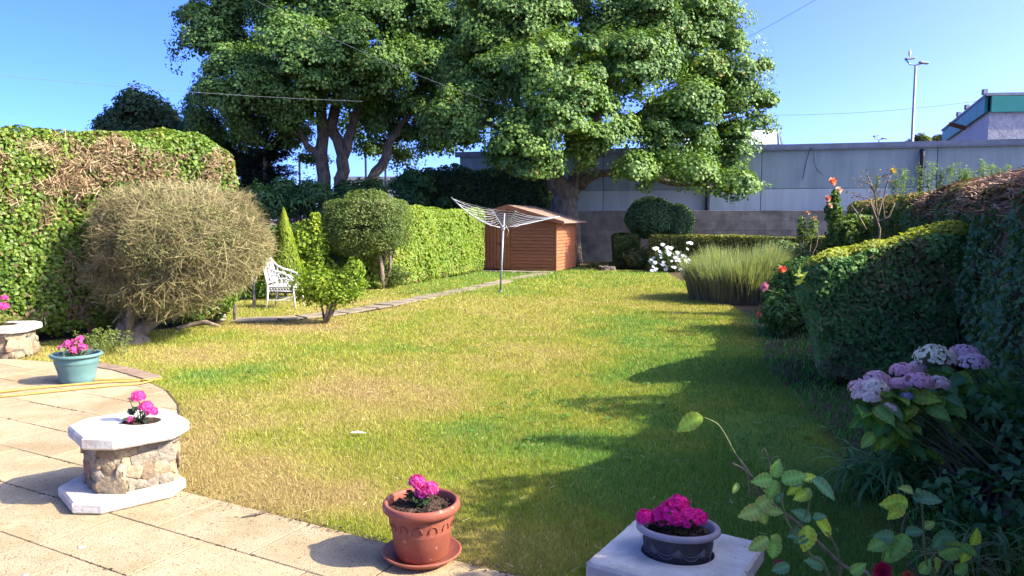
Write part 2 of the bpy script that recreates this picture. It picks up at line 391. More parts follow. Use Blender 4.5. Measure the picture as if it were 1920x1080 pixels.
BED = [(1.55, 1.0), (1.85, 3.0), (2.15, 4.4), (2.55, 6.0), (2.75, 7.4), (3.0, 9.0), (3.6, 11.0), (4.2, 13.5), (4.3, 15.2), (4.6, 18.5), (4.9, 24.6), (2.9, 25.2), (2.4, 26.5)]
BEDX = np.array([b[0] for b in BED]); BEDY = np.array([b[1] for b in BED])
LAWN = BED + [(0.9, 25.0), (-0.3, 24.8), (-1.0, 24.6), (-3.1, 18.6), (-6.2, 16.5), (-5.6, 13.6), (-4.55, 12.3), (-6.0, 11.0), (-7.0, 10.1)] + [(-6.6, 9.25), (-5.3, 8.85), (-4.5, 8.42), (-3.9, 7.92), (-3.42, 7.40), (-3.05, 6.82), (-2.72, 6.1), (-2.45, 5.35), (-2.2, (n0 - 2.2 * SU) / CU), (1.2, (n0 + 1.2 * SU) / CU)]
PATH = [(-4.7, 12.75), (-4.0, 12.85), (-3.4, 13.35), (-2.75, 14.5), (-2.0, 16.1), (-1.27, 17.9), (-0.35, 20.3), (0.45, 22.4), (1.05, 23.9)]
def path_dist(x, y):
    d = np.full(len(x), 99.0)
    for (x1, y1), (x2, y2) in zip(PATH[:-1], PATH[1:]):
        dx, dy = x2 - x1, y2 - y1; t = np.clip(((x - x1) * dx + (y - y1) * dy) / (dx * dx + dy * dy), 0, 1)
        d = np.minimum(d, np.hypot(x - x1 - t * dx, y - y1 - t * dy))
    return d
def gz(x, y):
    p = np.c_[x, y]; return (vn(p, 0.7, 21) - 0.5) * 0.05 + (vn(p, 2.5, 22) - 0.5) * 0.018
def spot(x, y, cx, cy, rx, ry, amp=1.0):
    wob = (vn(np.c_[x, y], 1.6, 61) - 0.5) * 1.4
    return amp * np.clip(1.25 - (((x - cx) / rx) ** 2 + ((y - cy) / ry) ** 2) ** 0.5 + wob * 0.5, 0, 1)
def dryness(x, y):
    p = np.c_[x, y]
    d = 0.52 + (vn(p, 0.45, 31) - 0.5) * 0.34 + (vn(p, 1.7, 32) - 0.5) * 0.22 + (vn(p, 5, 33) - 0.5) * 0.25
    d += spot(x, y, -1.5, 7.2, 1.5, 1.5, 0.5) + spot(x, y, -4.3, 9.7, 1.5, 0.9, 0.35) + spot(x, y, -1.9, 5.1, 0.9, 0.7, 0.4) + spot(x, y, -3.4, 12.0, 1.6, 0.9, 0.45)
    d += spot(x, y, -3.0, 14.6, 1.2, 3.2, 0.3) + spot(x, y, -0.9, 4.5, 0.9, 0.35, 0.35) + spot(x, y, 0.3, 10, 2, 1.5, 0.15) + spot(x, y, -2.6, 6.6, 0.6, 1.2, 0.3) + spot(x, y, 0.1, 3.9, 0.7, 0.5, 0.35)
    d -= spot(x, y, -2.9, 8.3, 0.9, 0.7, 0.38) + spot(x, y, -1.6, 9.8, 1.6, 0.7, 0.2) + spot(x, y, 2.3, 8.0, 1.6, 5.5, 0.5) + spot(x, y, 1.2, 4.5, 1.0, 1.8, 0.4) + spot(x, y, -0.3, 6.0, 1.0, 0.6, 0.25)
    d -= np.clip((y - 15) / 9, 0, 1) * 0.32
    return np.clip(d, 0, 1)
GREEN = [(0.14, 0.275, 0.048), (0.215, 0.32, 0.045), (0.29, 0.32, 0.030), (0.39, 0.36, 0.065), (0.43, 0.35, 0.10), (0.42, 0.29, 0.12)]

# ground: one sheet to the horizon, then the lawn sheet
gs = MB(); gs.add([(-900, -300, -0.06), (900, -300, -0.06), (900, 1500, -0.06), (-900, 1500, -0.06)], [(0, 1, 2, 3)])
gs.obj('ground', M_ground, kind='structure')
xs = np.arange(-13, 12.01, 0.14); ys = np.arange(0.5, 30.01, 0.14)
X, Y = np.meshgrid(xs, ys); nx, ny = len(xs), len(ys); x, y = X.ravel(), Y.ravel()
inl = in_poly(x, y, LAWN); z = gz(x, y) - 0.012
pd = path_dist(x, y)
C = ramp(GREEN, dryness(x, y) * 0.9) * 0.55
C[~inl] = np.array((0.075, 0.055, 0.032)) * (0.6 + 0.8 * vn(np.c_[x, y][~inl], 3.0, 41))[:, None]
pit = in_poly(x, y, PATIO)
z[pit] = -0.05
i = np.arange((nx) * (ny)).reshape(ny, nx); Fq = np.stack([i[:-1, :-1], i[:-1, 1:], i[1:, 1:], i[1:, :-1]], -1).reshape(-1, 4)
M_sod = leaf_mat('sod', 0.0, 0.95, spec=0.05)
link('lawn', mesh_np('lawn', np.c_[x, y, z], Fq, C, True), M_sod, kind='structure')

def blades(n, dmin, dmax, hmul, sel, seed=0, wmul=1.0, hbase=0.020):
    k = int(n * 1.5); d = dmin * (dmax / dmin) ** R.random(k); u = R.uniform(-0.74, 0.74, k); x = u * d; y = d
    m = sel(x, y); x, y, d = x[m][:n], y[m][:n], d[m][:n]; k = len(x)
    dr = dryness(x, y); p = np.c_[x, y]
    tuft = vn(p, 6, 71) * 0.7 + vn(p, 1.4, 72) * 0.6
    h = (hbase + 0.0012 * d) * (0.45 + 0.9 * R.random(k)) * (0.5 + 0.75 * tuft) * hmul * (1.15 - 0.5 * dr)
    wd = np.maximum(0.0028, 0.00085 * d) * (0.7 + 0.6 * R.random(k)) * wmul
    a = R.uniform(0, 2 * math.pi, k); lean = R.uniform(0.15, 1.0, k) * h * (0.8 + 0.9 * dr); la = a + R.normal(0, 0.8, k) + vn(p, 3, 73) * 6
    base = np.c_[x, y, gz(x, y) - 0.015]
    s = np.c_[np.cos(a), np.sin(a), np.zeros(k)] * wd[:, None] * 0.5; tip = base + np.c_[np.cos(la) * lean, np.sin(la) * lean, h + 0.008]
    V = np.empty((k, 3, 3)); V[:, 0] = base - s; V[:, 1] = base + s; V[:, 2] = tip
    t = dr + R.normal(0, 0.16, k); C = ramp(GREEN, np.clip(t, 0, 1) * 0.97) * (0.5 + 0.9 * R.random(k))[:, None]
    straw = R.random(k) < 0.05 + 0.22 * dr; C[straw] = np.array((0.46, 0.37, 0.17)) * (0.7 + 0.5 * R.random((straw.sum(), 1)))
    Cc = np.repeat(C, 3, 0); Cc[0::3] *= 0.85; Cc[1::3] *= 0.85
    return V.reshape(-1, 3), np.arange(3 * k, dtype=np.int32).reshape(k, 3), Cc
def sel_lawn(x, y):
    jx, jy = R.normal(0, 0.02, len(x)) + (vn(np.c_[x, y], 4, 15) - 0.5) * 0.12, R.normal(0, 0.02, len(x)) + (vn(np.c_[x, y], 4, 16) - 0.5) * 0.12
    m = in_poly(x + jx, y + jy, LAWN); pdx = path_dist(x, y); m &= (pdx > 0.20 + 0.22 * (vn(np.c_[x, y], 3, 5) - 0.5)) | (R.random(len(x)) < 0.14)
    soilp = ((x - 2.15) / 0.5) ** 2 + ((y - 5.6) / 1.0) ** 2 < 1.0
    return m & (~soilp | (R.random(len(x)) < 0.35))
V, Fq, C = blades(680000, 2.4, 26.5, 1.0, sel_lawn)
g = link('grass', mesh_np('grass', V, Fq, C), M_grass, kind='stuff'); tag(g, 'short mown lawn grass, green with straw coloured dry patches', 'grass')
# ground cover in the shaded bed
def sel_bed(x, y):
    return ~in_poly(x, y, LAWN) & ~in_poly(x, y, PATIO) & (x > 1.2) & (x < 0.55 * y + 1.3) & (y < 14)
V, Fq, C = blades(60000, 2.2, 14, 1.7, sel_bed, wmul=2.0)
C = C * np.array((0.55, 1.15, 0.8))
g = link('ground_cover', mesh_np('ground_cover', V, Fq, C), M_grass, kind='stuff'); tag(g, 'low leafy weeds and rough grass in the shaded flower bed', 'weeds')

# ------------------------------------------------------------------ patio with slabs
def clip_half(poly, a, b, c):
    """keep a*x+b*y<=c"""
    out = []
    for i in range(len(poly)):
        p, q = poly[i], poly[(i + 1) % len(poly)]; dp = a * p[0] + b * p[1] - c; dq = a * q[0] + b * q[1] - c
        if dp <= 0: out.append(p)
        if dp * dq < 0: t = dp / (dp - dq); out.append((p[0] + (q[0] - p[0]) * t, p[1] + (q[1] - p[1]) * t))
    return out
pb = MB(); pb.prism(PATIO, -0.045, 0.0085)
patio = pb.obj('patio', M_joint, kind='structure')
CW, CL = 0.443, 0.715
def slab_obj(poly, z1, mat, parent, name, bev=0.005):
    cx = sum(p[0] for p in poly) / len(poly); cy = sum(p[1] for p in poly) / len(poly)
    ins = [(cx + (x - cx) * (1 - 0.012), cy + (y - cy) * (1 - 0.014)) for x, y in poly]
    m = MB(); n = len(poly)
    tx, ty = R.normal(0, 0.0018, 2)
    zz = lambda x, y, b: b + (x - cx) * tx + (y - cy) * ty
    V = [(x, y, -0.006) for x, y in poly] + [(x, y, zz(x, y, z1 - bev)) for x, y in poly] + [(x, y, zz(x, y, z1)) for x, y in ins]
    Fs = [(i, (i + 1) % n, n + (i + 1) % n, n + i) for i in range(n)] + [(n + i, n + (i + 1) % n, 2 * n + (i + 1) % n, 2 * n + i) for i in range(n)] + [tuple(range(2 * n, 3 * n))]
    m.add(V, Fs); return m.obj(name, mat, parent)
for r in range(-6, 22):
    na = n0 - (r + 1) * CW if r >= 0 else n0 + (-r - 1) * CW
    nb = na + CW
    off = (0.32 if (round((na - n0) / CW)) % 2 else 0.0)
    for k in range(-24, 14):
        ua = -3.975 + off + k * CL; ub = ua + CL; gp = 0.0035
        pts = [(ua + gp, na + gp), (ub - gp, na + gp), (ub - gp, nb - gp), (ua + gp, nb - gp)]
        poly = [(u * CU - n_ * SU, u * SU + n_ * CU) for u, n_ in pts]
        if na >= n0 - 0.01:
            for (x1, y1), (x2, y2) in zip(ARC[:-1], ARC[1:]):
                a, b = (y2 - y1), -(x2 - x1); c = a * x1 + b * y1
                poly = clip_half(poly, a, b, c - 0.02 * math.hypot(a, b))
                if len(poly) < 3: break
        if len(poly) < 3: continue
        cx = sum(p[0] for p in poly) / len(poly); cy = sum(p[1] for p in poly) / len(poly)
        ar = abs(sum(poly[i][0] * poly[(i + 1) % len(poly)][1] - poly[(i + 1) % len(poly)][0] * poly[i][1] for i in range(len(poly)))) / 2
        if ar < 0.01 or cy < 2.2 or abs(cx) > 0.78 * cy + 0.9: continue
        slab_obj(poly, 0.0125 + R.normal(0, 0.0006), M_slab, patio, 'paving_slab', 0.003)
ek = 0
for (x1, y1), (x2, y2) in zip(ARC[5:7], ARC[6:8]):
    L = math.hypot(x2 - x1, y2 - y1); n = max(1, int(L / 0.24)); ux, uy = (x2 - x1) / L, (y2 - y1) / L; nx_, ny_ = uy, -ux
    for k in range(n):
        a, b = k * L / n + 0.006, (k + 1) * L / n - 0.006
        poly = [(x1 + ux * t + nx_ * s, y1 + uy * t + ny_ * s) for t, s in ((a, -0.0), (b, -0.0), (b, 0.19), (a, 0.19))]
        if (poly[1][0] - poly[0][0]) * (poly[2][1] - poly[1][1]) - (poly[1][1] - poly[0][1]) * (poly[2][0] - poly[1][0]) < 0: poly = poly[::-1]
        slab_obj(poly, 0.016, M_brickedge, patio, 'edging_stone')

# ------------------------------------------------------------------ stone path to the shed
path = MB()
pl = []; pr = []
for i, (x, y) in enumerate(PATH):
    a = PATH[max(i - 1, 0)]; b = PATH[min(i + 1, len(PATH) - 1)]; t = Vector((b[0] - a[0], b[1] - a[1])).normalized()
    pl.append((x - t.y * 0.30, y + t.x * 0.30)); pr.append((x + t.y * 0.30, y - t.x * 0.30))
path.add([(x, y, -0.006) for x, y in pl] + [(x, y, -0.006) for x, y in pr], [(len(pl) + i, len(pl) + i + 1, i + 1, i) for i in range(len(pl) - 1)])
pth = path.obj('path', M_joint, kind='structure')
acc = 0
for (x1, y1), (x2, y2) in zip(PATH[:-1], PATH[1:]):
    L = math.hypot(x2 - x1, y2 - y1); n = max(1, round(L / 0.5)); t = Vector(((x2 - x1) / L, (y2 - y1) / L)); s = Vector((-t.y, t.x))
    for k in range(n):
        a = k * L / n + 0.02; b = (k + 1) * L / n - 0.02; hw = 0.235 + R.uniform(-0.03, 0.03)
        c = [Vector((x1, y1)) + t * q + s * ww + Vector(R.normal(0, 0.018, 2)) for q, ww in ((a, -hw), (b, -hw), (b, hw), (a, hw))]
        slab_obj([tuple(q) for q in c], 0.014 + R.normal(0, 0.003), M_pave, pth, 'stepping_stone')
# slabs laid along the shed front
for k in range(5):
    o = Vector((1.38, 24.15)) + Vector((-0.94, 0.342)) * (k * 0.62); t = Vector((-0.94, 0.342)); s = Vector((-0.342, -0.94))
    c = [o + t * q + s * ww for q, ww in ((0.02, 0.0), (0.02, 0.42), (0.6, 0.42), (0.6, 0.0))]
    slab_obj([tuple(q) for q in c][::-1], 0.03, M_pave, pth, 'stepping_stone')

# ------------------------------------------------------------------ back boundary: concrete wall and long clad building
WD = Vector((0.967, -0.254, 0)); WN = Vector((-0.254, -0.967, 0))          # along the wall (to the right), and out of it towards the garden
def wl(s, out, z): return Vector((1.2, 32.0, 0)) + WD * s + WN * out + Vector((0, 0, z))
Mw = Matrix.Rotation(math.atan2(WD.y, WD.x), 4, 'Z')
wall = thing('concrete_wall', 'weathered brown concrete block wall along the back of the garden', 'wall', wl(0, 1.1, 0))
b = MB(); b.box(wl(5, 1.08, 0.98), (15.0, 0.085, 0.98), Mw); b.obj('mortar_bed', M_core_br, wall)
hts = [0.0, 0.42, 0.84, 1.26, 1.62, 2.02]
for c_ in range(5):
    z0, z1 = hts[c_], hts[c_ + 1]; s = -10.0 + (0.9 if c_ % 2 else 0)
    while s < 20:
        L = 1.8
        b = MB(); b.box((0, 0, 0), (L / 2 - 0.003, 0.1 + R.uniform(0, 0.004), (z1 - z0) / 2 - 0.003), None, 0.006); me = b.mesh('block')
        o = link('block', me, M_conc, wall, False); o.location = wl(s + L / 2, 1.1, (z0 + z1) / 2) - wall.location; o.rotation_euler = (0, 0, math.atan2(WD.y, WD.x)); s += L

def on_wall(px, out=0.0):
    k = P(px, 400, d=1.0); a = wl(0, out, 0)
    return (a.x - k.x * a.y) / (k.x * WD.y - WD.x)
S0 = on_wall(862)
bld = thing('warehouse', 'long blue grey clad warehouse with pale lower band behind the concrete wall', 'warehouse', wl(0, 0, 0))
b = MB(); b.box(wl(S0 + 19.0, -4.08, 2.2), (19.0, 4.0, 2.2), Mw); b.obj('body', M_clad, bld)
b = MB(); b.box(wl(S0 + 19.0, -4.02, 4.46), (19.15, 4.16, 0.085), Mw); b.box(wl(S0 + 19.0, 0.10, 4.43), (19.15, 0.03, 0.11), Mw); b.obj('roof_edge', M_flash, bld)
PL = 6.15; s = S0 + 0.05
while s < 24:
    for (z0, z1, mt, out) in ((2.86, 4.35, M_clad, 0.0), (1.2, 2.85, M_clad2, 0.025)):
        b = MB(); b.box((0, 0, 0), (PL / 2 - 0.012, 0.035, (z1 - z0) / 2 - 0.004), None, 0.01)
        o = link('panel', b.mesh('panel'), mt, bld, False); o.location = wl(s + PL / 2, -0.03 + out, (z0 + z1) / 2) - bld.location; o.rotation_euler = (0, 0, math.atan2(WD.y, WD.x))
    s += PL
def on_wall(px, out=0.0):
    """distance along the wall at which the sight line of a pixel meets it"""
    u = (px - 960) / F; k = P(px, 400, d=1.0); a = wl(0, out, 0)
    # a + WD*s = t*(k.x,1)
    return (a.x - k.x * a.y) / (k.x * WD.y - WD.x)
for px, z1, z0 in ((1326, 3.9, 1.6), (1723, 4.2, 1.9)):
    s = on_wall(px); b = MB(); b.tube([wl(s, 0.13, z0), wl(s, 0.13, z1 - 0.18), wl(s, 0.11, z1 - 0.06), wl(s, 0.0, z1)], 0.085, 8)
    b.box(wl(s, 0.08, z1 - 0.6), (0.12, 0.05, 0.03), Mw); b.obj('downpipe', M_black, bld)
s = on_wall(1515); b = MB(); b.tube(curve_pts(wl(s, 0.15, 4.4), wl(s - 0.25, 0.05, 3.2), 6, 0.05), 0.012, 4)
b.tube(curve_pts(wl(s, 0.15, 4.4), wl(s + 0.45, 0.05, 3.4), 6, 0.12), 0.008, 4); b.obj('loose_wire', M_black, bld)
# roof light on top of the warehouse, half hidden by the tree
s = on_wall(1452, -1.2); rl = thing('roof_light', 'white sloping roof light on the warehouse roof beside the big sycamore', 'roof light', wl(s, -1.5, 4.545))
b = MB(); a0, a1 = s - 3.6, s
b.add([wl(a0, -0.9, 4.60), wl(a1, -0.9, 4.60), wl(a1 + 0.05, -2.2, 5.32), wl(a0, -2.2, 5.32), wl(a0, -0.9, 4.64), wl(a1, -0.9, 4.64), wl(a1 + 0.05, -2.2, 5.36), wl(a0, -2.2, 5.36)],
      [(0, 1, 2, 3), (7, 6, 5, 4), (0, 4, 5, 1), (1, 5, 6, 2), (2, 6, 7, 3), (3, 7, 4, 0)]); b.obj('sheet', M_skyl, rl)
b = MB(); b.box(wl((a0 + a1) / 2, -2.25, 5.37), (1.9, 0.05, 0.04), Mw); b.box(wl((a0 + a1) / 2, -0.85, 4.60), (1.9, 0.05, 0.05), Mw)
b.tube([wl(a1 + 0.06, -0.85, 4.6), wl(a1 + 0.1, -2.25, 5.36)], 0.05, 4); b.tube([wl(a1 + 0.3, -1.6, 4.55), wl(a1 + 0.1, -2.25, 5.36)], 0.04, 4); b.obj('frame', M_flash, rl)

# green fascia building
C0 = Vector((27.8, 45, 0)); C1 = Vector((35.4, 62.9, 0)); C2 = Vector((45, 43.2, 0)); C3 = C1 + (C2 - C0)
gb = thing('pale_building', 'pale rendered building with a deep green fascia under its roof', 'building', C0)
b = MB(); b.prism([(q.x, q.y) for q in (C0, C2, C3, C1)], 0, 7.95); b.obj('wall', M_render, gb)
dS = (C1 - C0).normalized(); dFv = (C2 - C0).normalized(); nS = Vector((-dS.y, dS.x, 0)); nF = Vector((dFv.y, -dFv.x, 0))
LF = (C2 - C0).length; b = MB(); b.box(C0 + dFv * (LF / 2) + nF * 0.02 + Vector((0, 0, 3.97)), (LF / 2, 0.03, 3.96), Matrix.Rotation(math.atan2(dFv.y, dFv.x), 4, 'Z')); b.obj('front_wall', M_render2, gb)
LS = (C1 - C0).length
def fascia(o, d, n, L, k):
    for q in range(k):
        b = MB(); b.box(o + d * (L * (q + 0.5) / k) + n * 0.14 + Vector((0, 0, 8.33)), (L / k / 2 - 0.02, 0.08, 0.46), Matrix.Rotation(math.atan2(d.y, d.x), 4, 'Z'), 0.015); b.obj('fascia_panel', M_green, gb)
fascia(C0, dS, nS, LS, 7); fascia(C0 + dFv * -0.0, dFv, nF, LF, 3)
b = MB(); T = MB()
top = [C0 + nS * 0.3 + nF * 0.3 - dS * 0, C2 + nF * 0.3, C3, C1 + nS * 0.3]; b.prism([(q.x, q.y) for q in top], 8.82, 8.98); b.obj('roof_edge', M_flash, gb)
for t in (0.02, 0.36, 0.55): b = MB(); b.box(C0 + dS * LS * t + nS * 0.2 + Vector((0, 0, 9.12)), (0.12, 0.12, 0.16)); b.obj('roof_lamp', M_flash, gb)
b = MB(); q0 = C0 + dS * LS * 0.34 + nS * 0.25; b.tube([q0 + Vector((0, 0, 7.7)), q0 + nS * 1.0 + Vector((0, 0, 8.05))], 0.14, 6); b.obj('side_lamp', M_rust, gb)

# floodlight masts
def mast(px, py_top, d, label, lab2, rr, arms):
    top = P(px, py_top, d=d); bx, by = top.x, top.y
    r = thing('floodlight_mast', label, 'floodlight mast', (bx, by, 0)); b = MB()
    b.lathe([(rr, 0), (rr * 0.62, top.z), (0, top.z)], 12, (bx, by, 0)); b.obj('pole', M_galv, r, True)
    k = top.z * 0.035 if arms == 1 else 0.55
    b = MB(); b.tube([top + Vector((-k * 1.6, 0.1, k * 1.0)), top + Vector((-k * 0.9, 0, k * 0.1)), top, top + Vector((k * 1.5, 0, k * 0.35))], rr * 0.35, 6)
    b.obj('bracket', M_galv, r)
    for s_ in (-1, 1):
        b = MB(); b.box((0, 0, 0), (k * 0.75, k * 0.35, k * 0.16), Matrix.Rotation(0.12 * s_, 4, 'Y'), k * 0.1)
        o = link('lamp_head', b.mesh('lamp_head'), M_galv, r, False); o.location = (top.x + s_ * k * 1.25 + (k * 0.3 if s_ < 0 else 0) - bx, top.y - by, top.z + (k * 1.0 if s_ < 0 else k * 0.35))
    return top, k
tp, k = mast(1717, 122, 45, 'tall grey floodlight mast with a gull perched on its lamps', '', 0.115, 1)
mast(1649, 262, 110, 'small distant floodlight mast with twin lamp heads, farther off than the other', '', 0.2, 2)
# the gull
gl = tp + Vector((-k * 1.05, 0, k * 1.2)); b = MB()
b.lathe([(0, -0.30), (0.07, -0.24), (0.13, -0.08), (0.15, 0.06), (0.11, 0.2), (0.075, 0.27), (0.085, 0.34), (0.06, 0.42), (0, 0.45)], 12, tuple(gl + Vector((0, 0, 0.36))), 1.0, 1.3)
GULL = 1
gull = thing('gull', 'white gull standing on top of the tall floodlight mast', 'bird', gl); b.obj('body', M_gull, gull, True)
b = MB(); b.tube([gl + Vector((0, 0, 0.72)), gl + Vector((-0.2, -0.02, 0.69))], [0.03, 0.006], 6); b.obj('beak', M_hose, gull)
b = MB(); b.tube([gl + Vector((0.04, 0, 0)), gl + Vector((0.04, 0, 0.14))], 0.012, 4); b.tube([gl + Vector((-0.04, 0, 0)), gl + Vector((-0.04, 0, 0.14))], 0.012, 4); b.obj('leg', M_hose, gull); gull.scale = (0.55, 0.55, 0.55)

# ------------------------------------------------------------------ trees
SYC = [(0.055, 0.115, 0.032), (0.095, 0.175, 0.038), (0.145, 0.235, 0.042), (0.215, 0.295, 0.052)]
def clump_leaves(centers, rr, n_each, size, cols, flat=0.78, seed=0, asp=0.8):
    k = len(centers); n = k * n_each; idx = np.repeat(np.arange(k), n_each)
    d = rdir(n); d[:, 2] = np.where(d[:, 2] < -0.25, -d[:, 2] * 0.6, d[:, 2]); d = unit(d)
    rad = rr[idx] * (0.35 + 0.65 * R.random(n) ** 0.55) * (0.55 + 0.95 * vn(d * 1.0 + idx[:, None] * 3.1, 2.6, seed))
    p = centers[idx] + d * rad[:, None] * np.array((1, 1, flat)) - np.array((0, 0, 1)) * (rad * 0.25 * (d[:, 0] ** 2 + d[:, 1] ** 2))[:, None]
    nn = unit(d * 1.0 + rdir(n) * 0.5 + np.array((0, 0, 0.3)))
    t = vn(p, 0.9, seed + 1) * 0.35 + R.random(n) * 0.30 + _h(idx, idx * 0 + 3, idx * 0, seed) * 0.38
    C = ramp(cols, t); C[R.random(n) < 0.012] *= np.array((2.6, 1.2, 1.2))
    V, Fq = leaf_geo(p, nn, size * (0.6 + 0.75 * R.random(n)), asp); return V, Fq, C
def sycamore(name_label, base, trunks, lobes, n_each, leaf, per, crl, inner, seed, SYC=SYC):
    root = thing('sycamore_tree', name_label, 'tree', base)
    nodes = []
    for pts, rads in trunks:
        pts = [Vector(p) for p in pts]; fine = []; fr = []
        for i in range(len(pts) - 1):
            for q in range(4):
                t = q / 4; fine.append(pts[i].lerp(pts[i + 1], t) + Vector(R.normal(0, 0.04, 3))); fr.append(rads[i] * (1 - t) + rads[i + 1] * t)
        fine.append(pts[-1]); fr.append(rads[-1])
        b = MB(); b.tube(fine, fr, 10)
        b.obj('trunk' if rads[0] > 0.34 else 'limb', M_bark, root, True); nodes += list(zip(fine, fr))
    cen = []; rr = []
    for (px, py, rp, d) in lobes:
        d = base[1] + (d - base[1] + 0.6) * 1.5; c = P(px, py, d=d); r = rp / F * d; k = max(3, int(per * (r / 2.2) ** 2 * (0.35 if py < -40 else 1)))
        for _ in range(k):
            dd = rdir(1)[0]
            if R.random() < 0.7: dd[1] = -abs(dd[1])
            q = R.choice((0.92, 0.99, 1.1), p=(0.35, 0.45, 0.2)) if R.random() > inner else R.uniform(0.25, 0.8); cr = crl * R.uniform(0.7, 1.35) * (0.7 if q > 1.05 else 1)
            cen.append(np.array(c) + dd * max(0.1, r - cr * 0.75) * q * np.array((1, 0.9, 0.9))); rr.append(cr)
    cen = np.array(cen); rr = np.array(rr)
    V, Fq, C = clump_leaves(cen, rr, n_each, leaf, SYC, seed=seed); gg = [(V, Fq, C)]
    for i, (px, py, rp, d) in enumerate(lobes):
        d = base[1] + (d - base[1] + 0.6) * 1.5; c = P(px, py, d=d); r = rp / F * d
        gg.append(blob_leaves(tuple(c), (r * 0.98, r * 0.95, r * 0.92), int((600 if py < -40 else 2500) * r * r), leaf, SYC, seed + i, 0.32, 0.35, 0.8, 0.25, rnd=0.45, cut=lambda p: vn(p, 0.85, seed + 7) + 0.25 * R.random(len(p)) > 0.70))
    V, Fq, C = merge(*gg)
    v4 = V.reshape(-1, 4, 3); pxh = v4[:, 0, 2] / v4[:, 0, 1]; cy = float(np.median(v4[:, 0, 1])); prob = np.where(v4[:, 0, 1] > cy + 1.2, 0.3, 1.0) * np.where(pxh > 0.40, 0.4, 1.0); kk = R.random(len(v4)) < prob
    V = v4[kk].reshape(-1, 3); C = C.reshape(-1, 4, 3)[kk].reshape(-1, 3); Fq = np.arange(len(V), dtype=np.int32).reshape(-1, 4)
    link('crown', mesh_np('crown', V, Fq, C), M_tree, root)
    b = MB(); nd = np.array([n_[0][:] for n_ in nodes[4:]])
    order = np.argsort([np.min(np.linalg.norm(nd - c, axis=1)) for c in cen])
    ext = [tuple(q) for q in nd]; er = [n_[1] for n_ in nodes[4:]]
    for i in order:
        c = cen[i]; A = np.array(ext); dist = np.linalg.norm(A - c, axis=1) + np.maximum(0, A[:, 2] - c[2]) * 1.2
        j = int(np.argmin(dist)); L = dist[j]
        r0 = min(er[j] * 0.7, 0.035 + 0.022 * L); pts = curve_pts(ext[j], c, 5, 0.09, 0.03 * L)
        b.tube(pts, [r0 * (1 - 0.13 * q) for q in range(6)], 5, False)
        for q in (2, 3, 4, 5): ext.append(tuple(pts[q])); er.append(r0 * (1 - 0.13 * q))
        for _ in range(4):
            e = Vector(c) + Vector(rdir(1)[0]) * rr[i] * 0.8; b.tube([pts[4], (pts[5] + e) / 2 + Vector((0, 0, 0.1)), e], [r0 * 0.35, r0 * 0.25, 0.008], 3, False)
    b.obj('branches', M_bark, root, kind='stuff')
    return root
bR = P(1060, 410, d=28.2); bR.z = 0
def Q(px, py, d): return P(px, py, d=d)
tr = [([(bR.x, 28.2, 0), Q(1058, 395, 28.2), Q(1062, 365, 28.2)], (0.62, 0.52, 0.42)),
      ([Q(1062, 370, 28.2), Q(1040, 335, 28), Q(1030, 290, 28), Q(1000, 210, 28), Q(970, 110, 28), Q(950, -20, 28)], (0.40, 0.34, 0.27, 0.22, 0.17, 0.10)),
      ([Q(1062, 370, 28.2), Q(1085, 335, 28.4), Q(1105, 290, 28.6), Q(1120, 200, 29), Q(1150, 90, 29), Q(1160, -60, 29.5)], (0.40, 0.33, 0.28, 0.22, 0.17, 0.10)),
      ([Q(1095, 310, 28.4), Q(1170, 240, 28), Q(1240, 190, 27.5), Q(1330, 120, 27.5)], (0.25, 0.2, 0.16, 0.08)),
      ([Q(1085, 345, 28.3), Q(1130, 322, 27.6), Q(1200, 325, 27), Q(1280, 345, 26.3), Q(1350, 350, 26)], (0.2, 0.14, 0.12, 0.09, 0.04)),
      ([Q(1035, 310, 28), Q(980, 260, 27.4), Q(900, 225, 27)], (0.22, 0.15, 0.06)),
      ([Q(1160, 250, 28.2), Q(1250, 235, 28.6), Q(1380, 215, 28)], (0.14, 0.1, 0.05))]
lob = [(960, 60, 120, 28), (1100, 40, 130, 29), (1230, 55, 120, 28), (1310, 40, 85, 28), (1180, 120, 90, 26.5), (1040, 150, 100, 25.8), (1350, 140, 85, 27.5), (1385, 210, 70, 28),
       (930, 140, 90, 27), (855, 225, 62, 26), (985, 270, 80, 25.6), (1120, 250, 80, 26.2), (1255, 255, 85, 27), (1355, 285, 62, 28), (1310, 320, 52, 25.6), (1378, 345, 38, 25.6),
       (1100, -90, 190, 29), (1290, -70, 110, 29), (900, -60, 130, 29), (1060, 210, 60, 25.4), (1190, 320, 45, 26), (1290, 200, 60, 26.4), (880, 90, 60, 28), (870, 160, 50, 27.5)]
sycamore('broad sycamore with forked trunk rising behind the brown shed', (bR.x, 28.2, 0), tr, lob, 1000, 0.118, 22, 0.66, 0.22, 11)
bL = P(625, 400, d=34); bL.z = 0
TS = 0.72
tl = [([(bL.x - 0.3, 34, 0), Q(608, 350, 34), Q(603, 290, 34), Q(605, 220, 34), Q(600, 120, 34), Q(590, 0, 34)], (0.55, 0.42, 0.38, 0.33, 0.25, 0.14)),
      ([(bL.x + 0.5, 34.1, 0), Q(640, 350, 34), Q(642, 290, 34), Q(622, 235, 34), Q(640, 120, 34.5), Q(660, 0, 35)], (0.5, 0.42, 0.36, 0.28, 0.22, 0.12)),
      ([Q(642, 300, 34), Q(665, 220, 34), Q(710, 130, 34), Q(760, 40, 34)], (0.26, 0.22, 0.15, 0.08)),
      ([Q(600, 300, 34), Q(575, 270, 33.6), Q(540, 210, 33.5), Q(470, 150, 33)], (0.2, 0.16, 0.13, 0.06)),
      ([(bL.x + 1.6, 34, 0), Q(690, 345, 34), Q(720, 305, 34), Q(740, 250, 34), Q(790, 180, 34)], (0.34, 0.28, 0.26, 0.18, 0.08))]
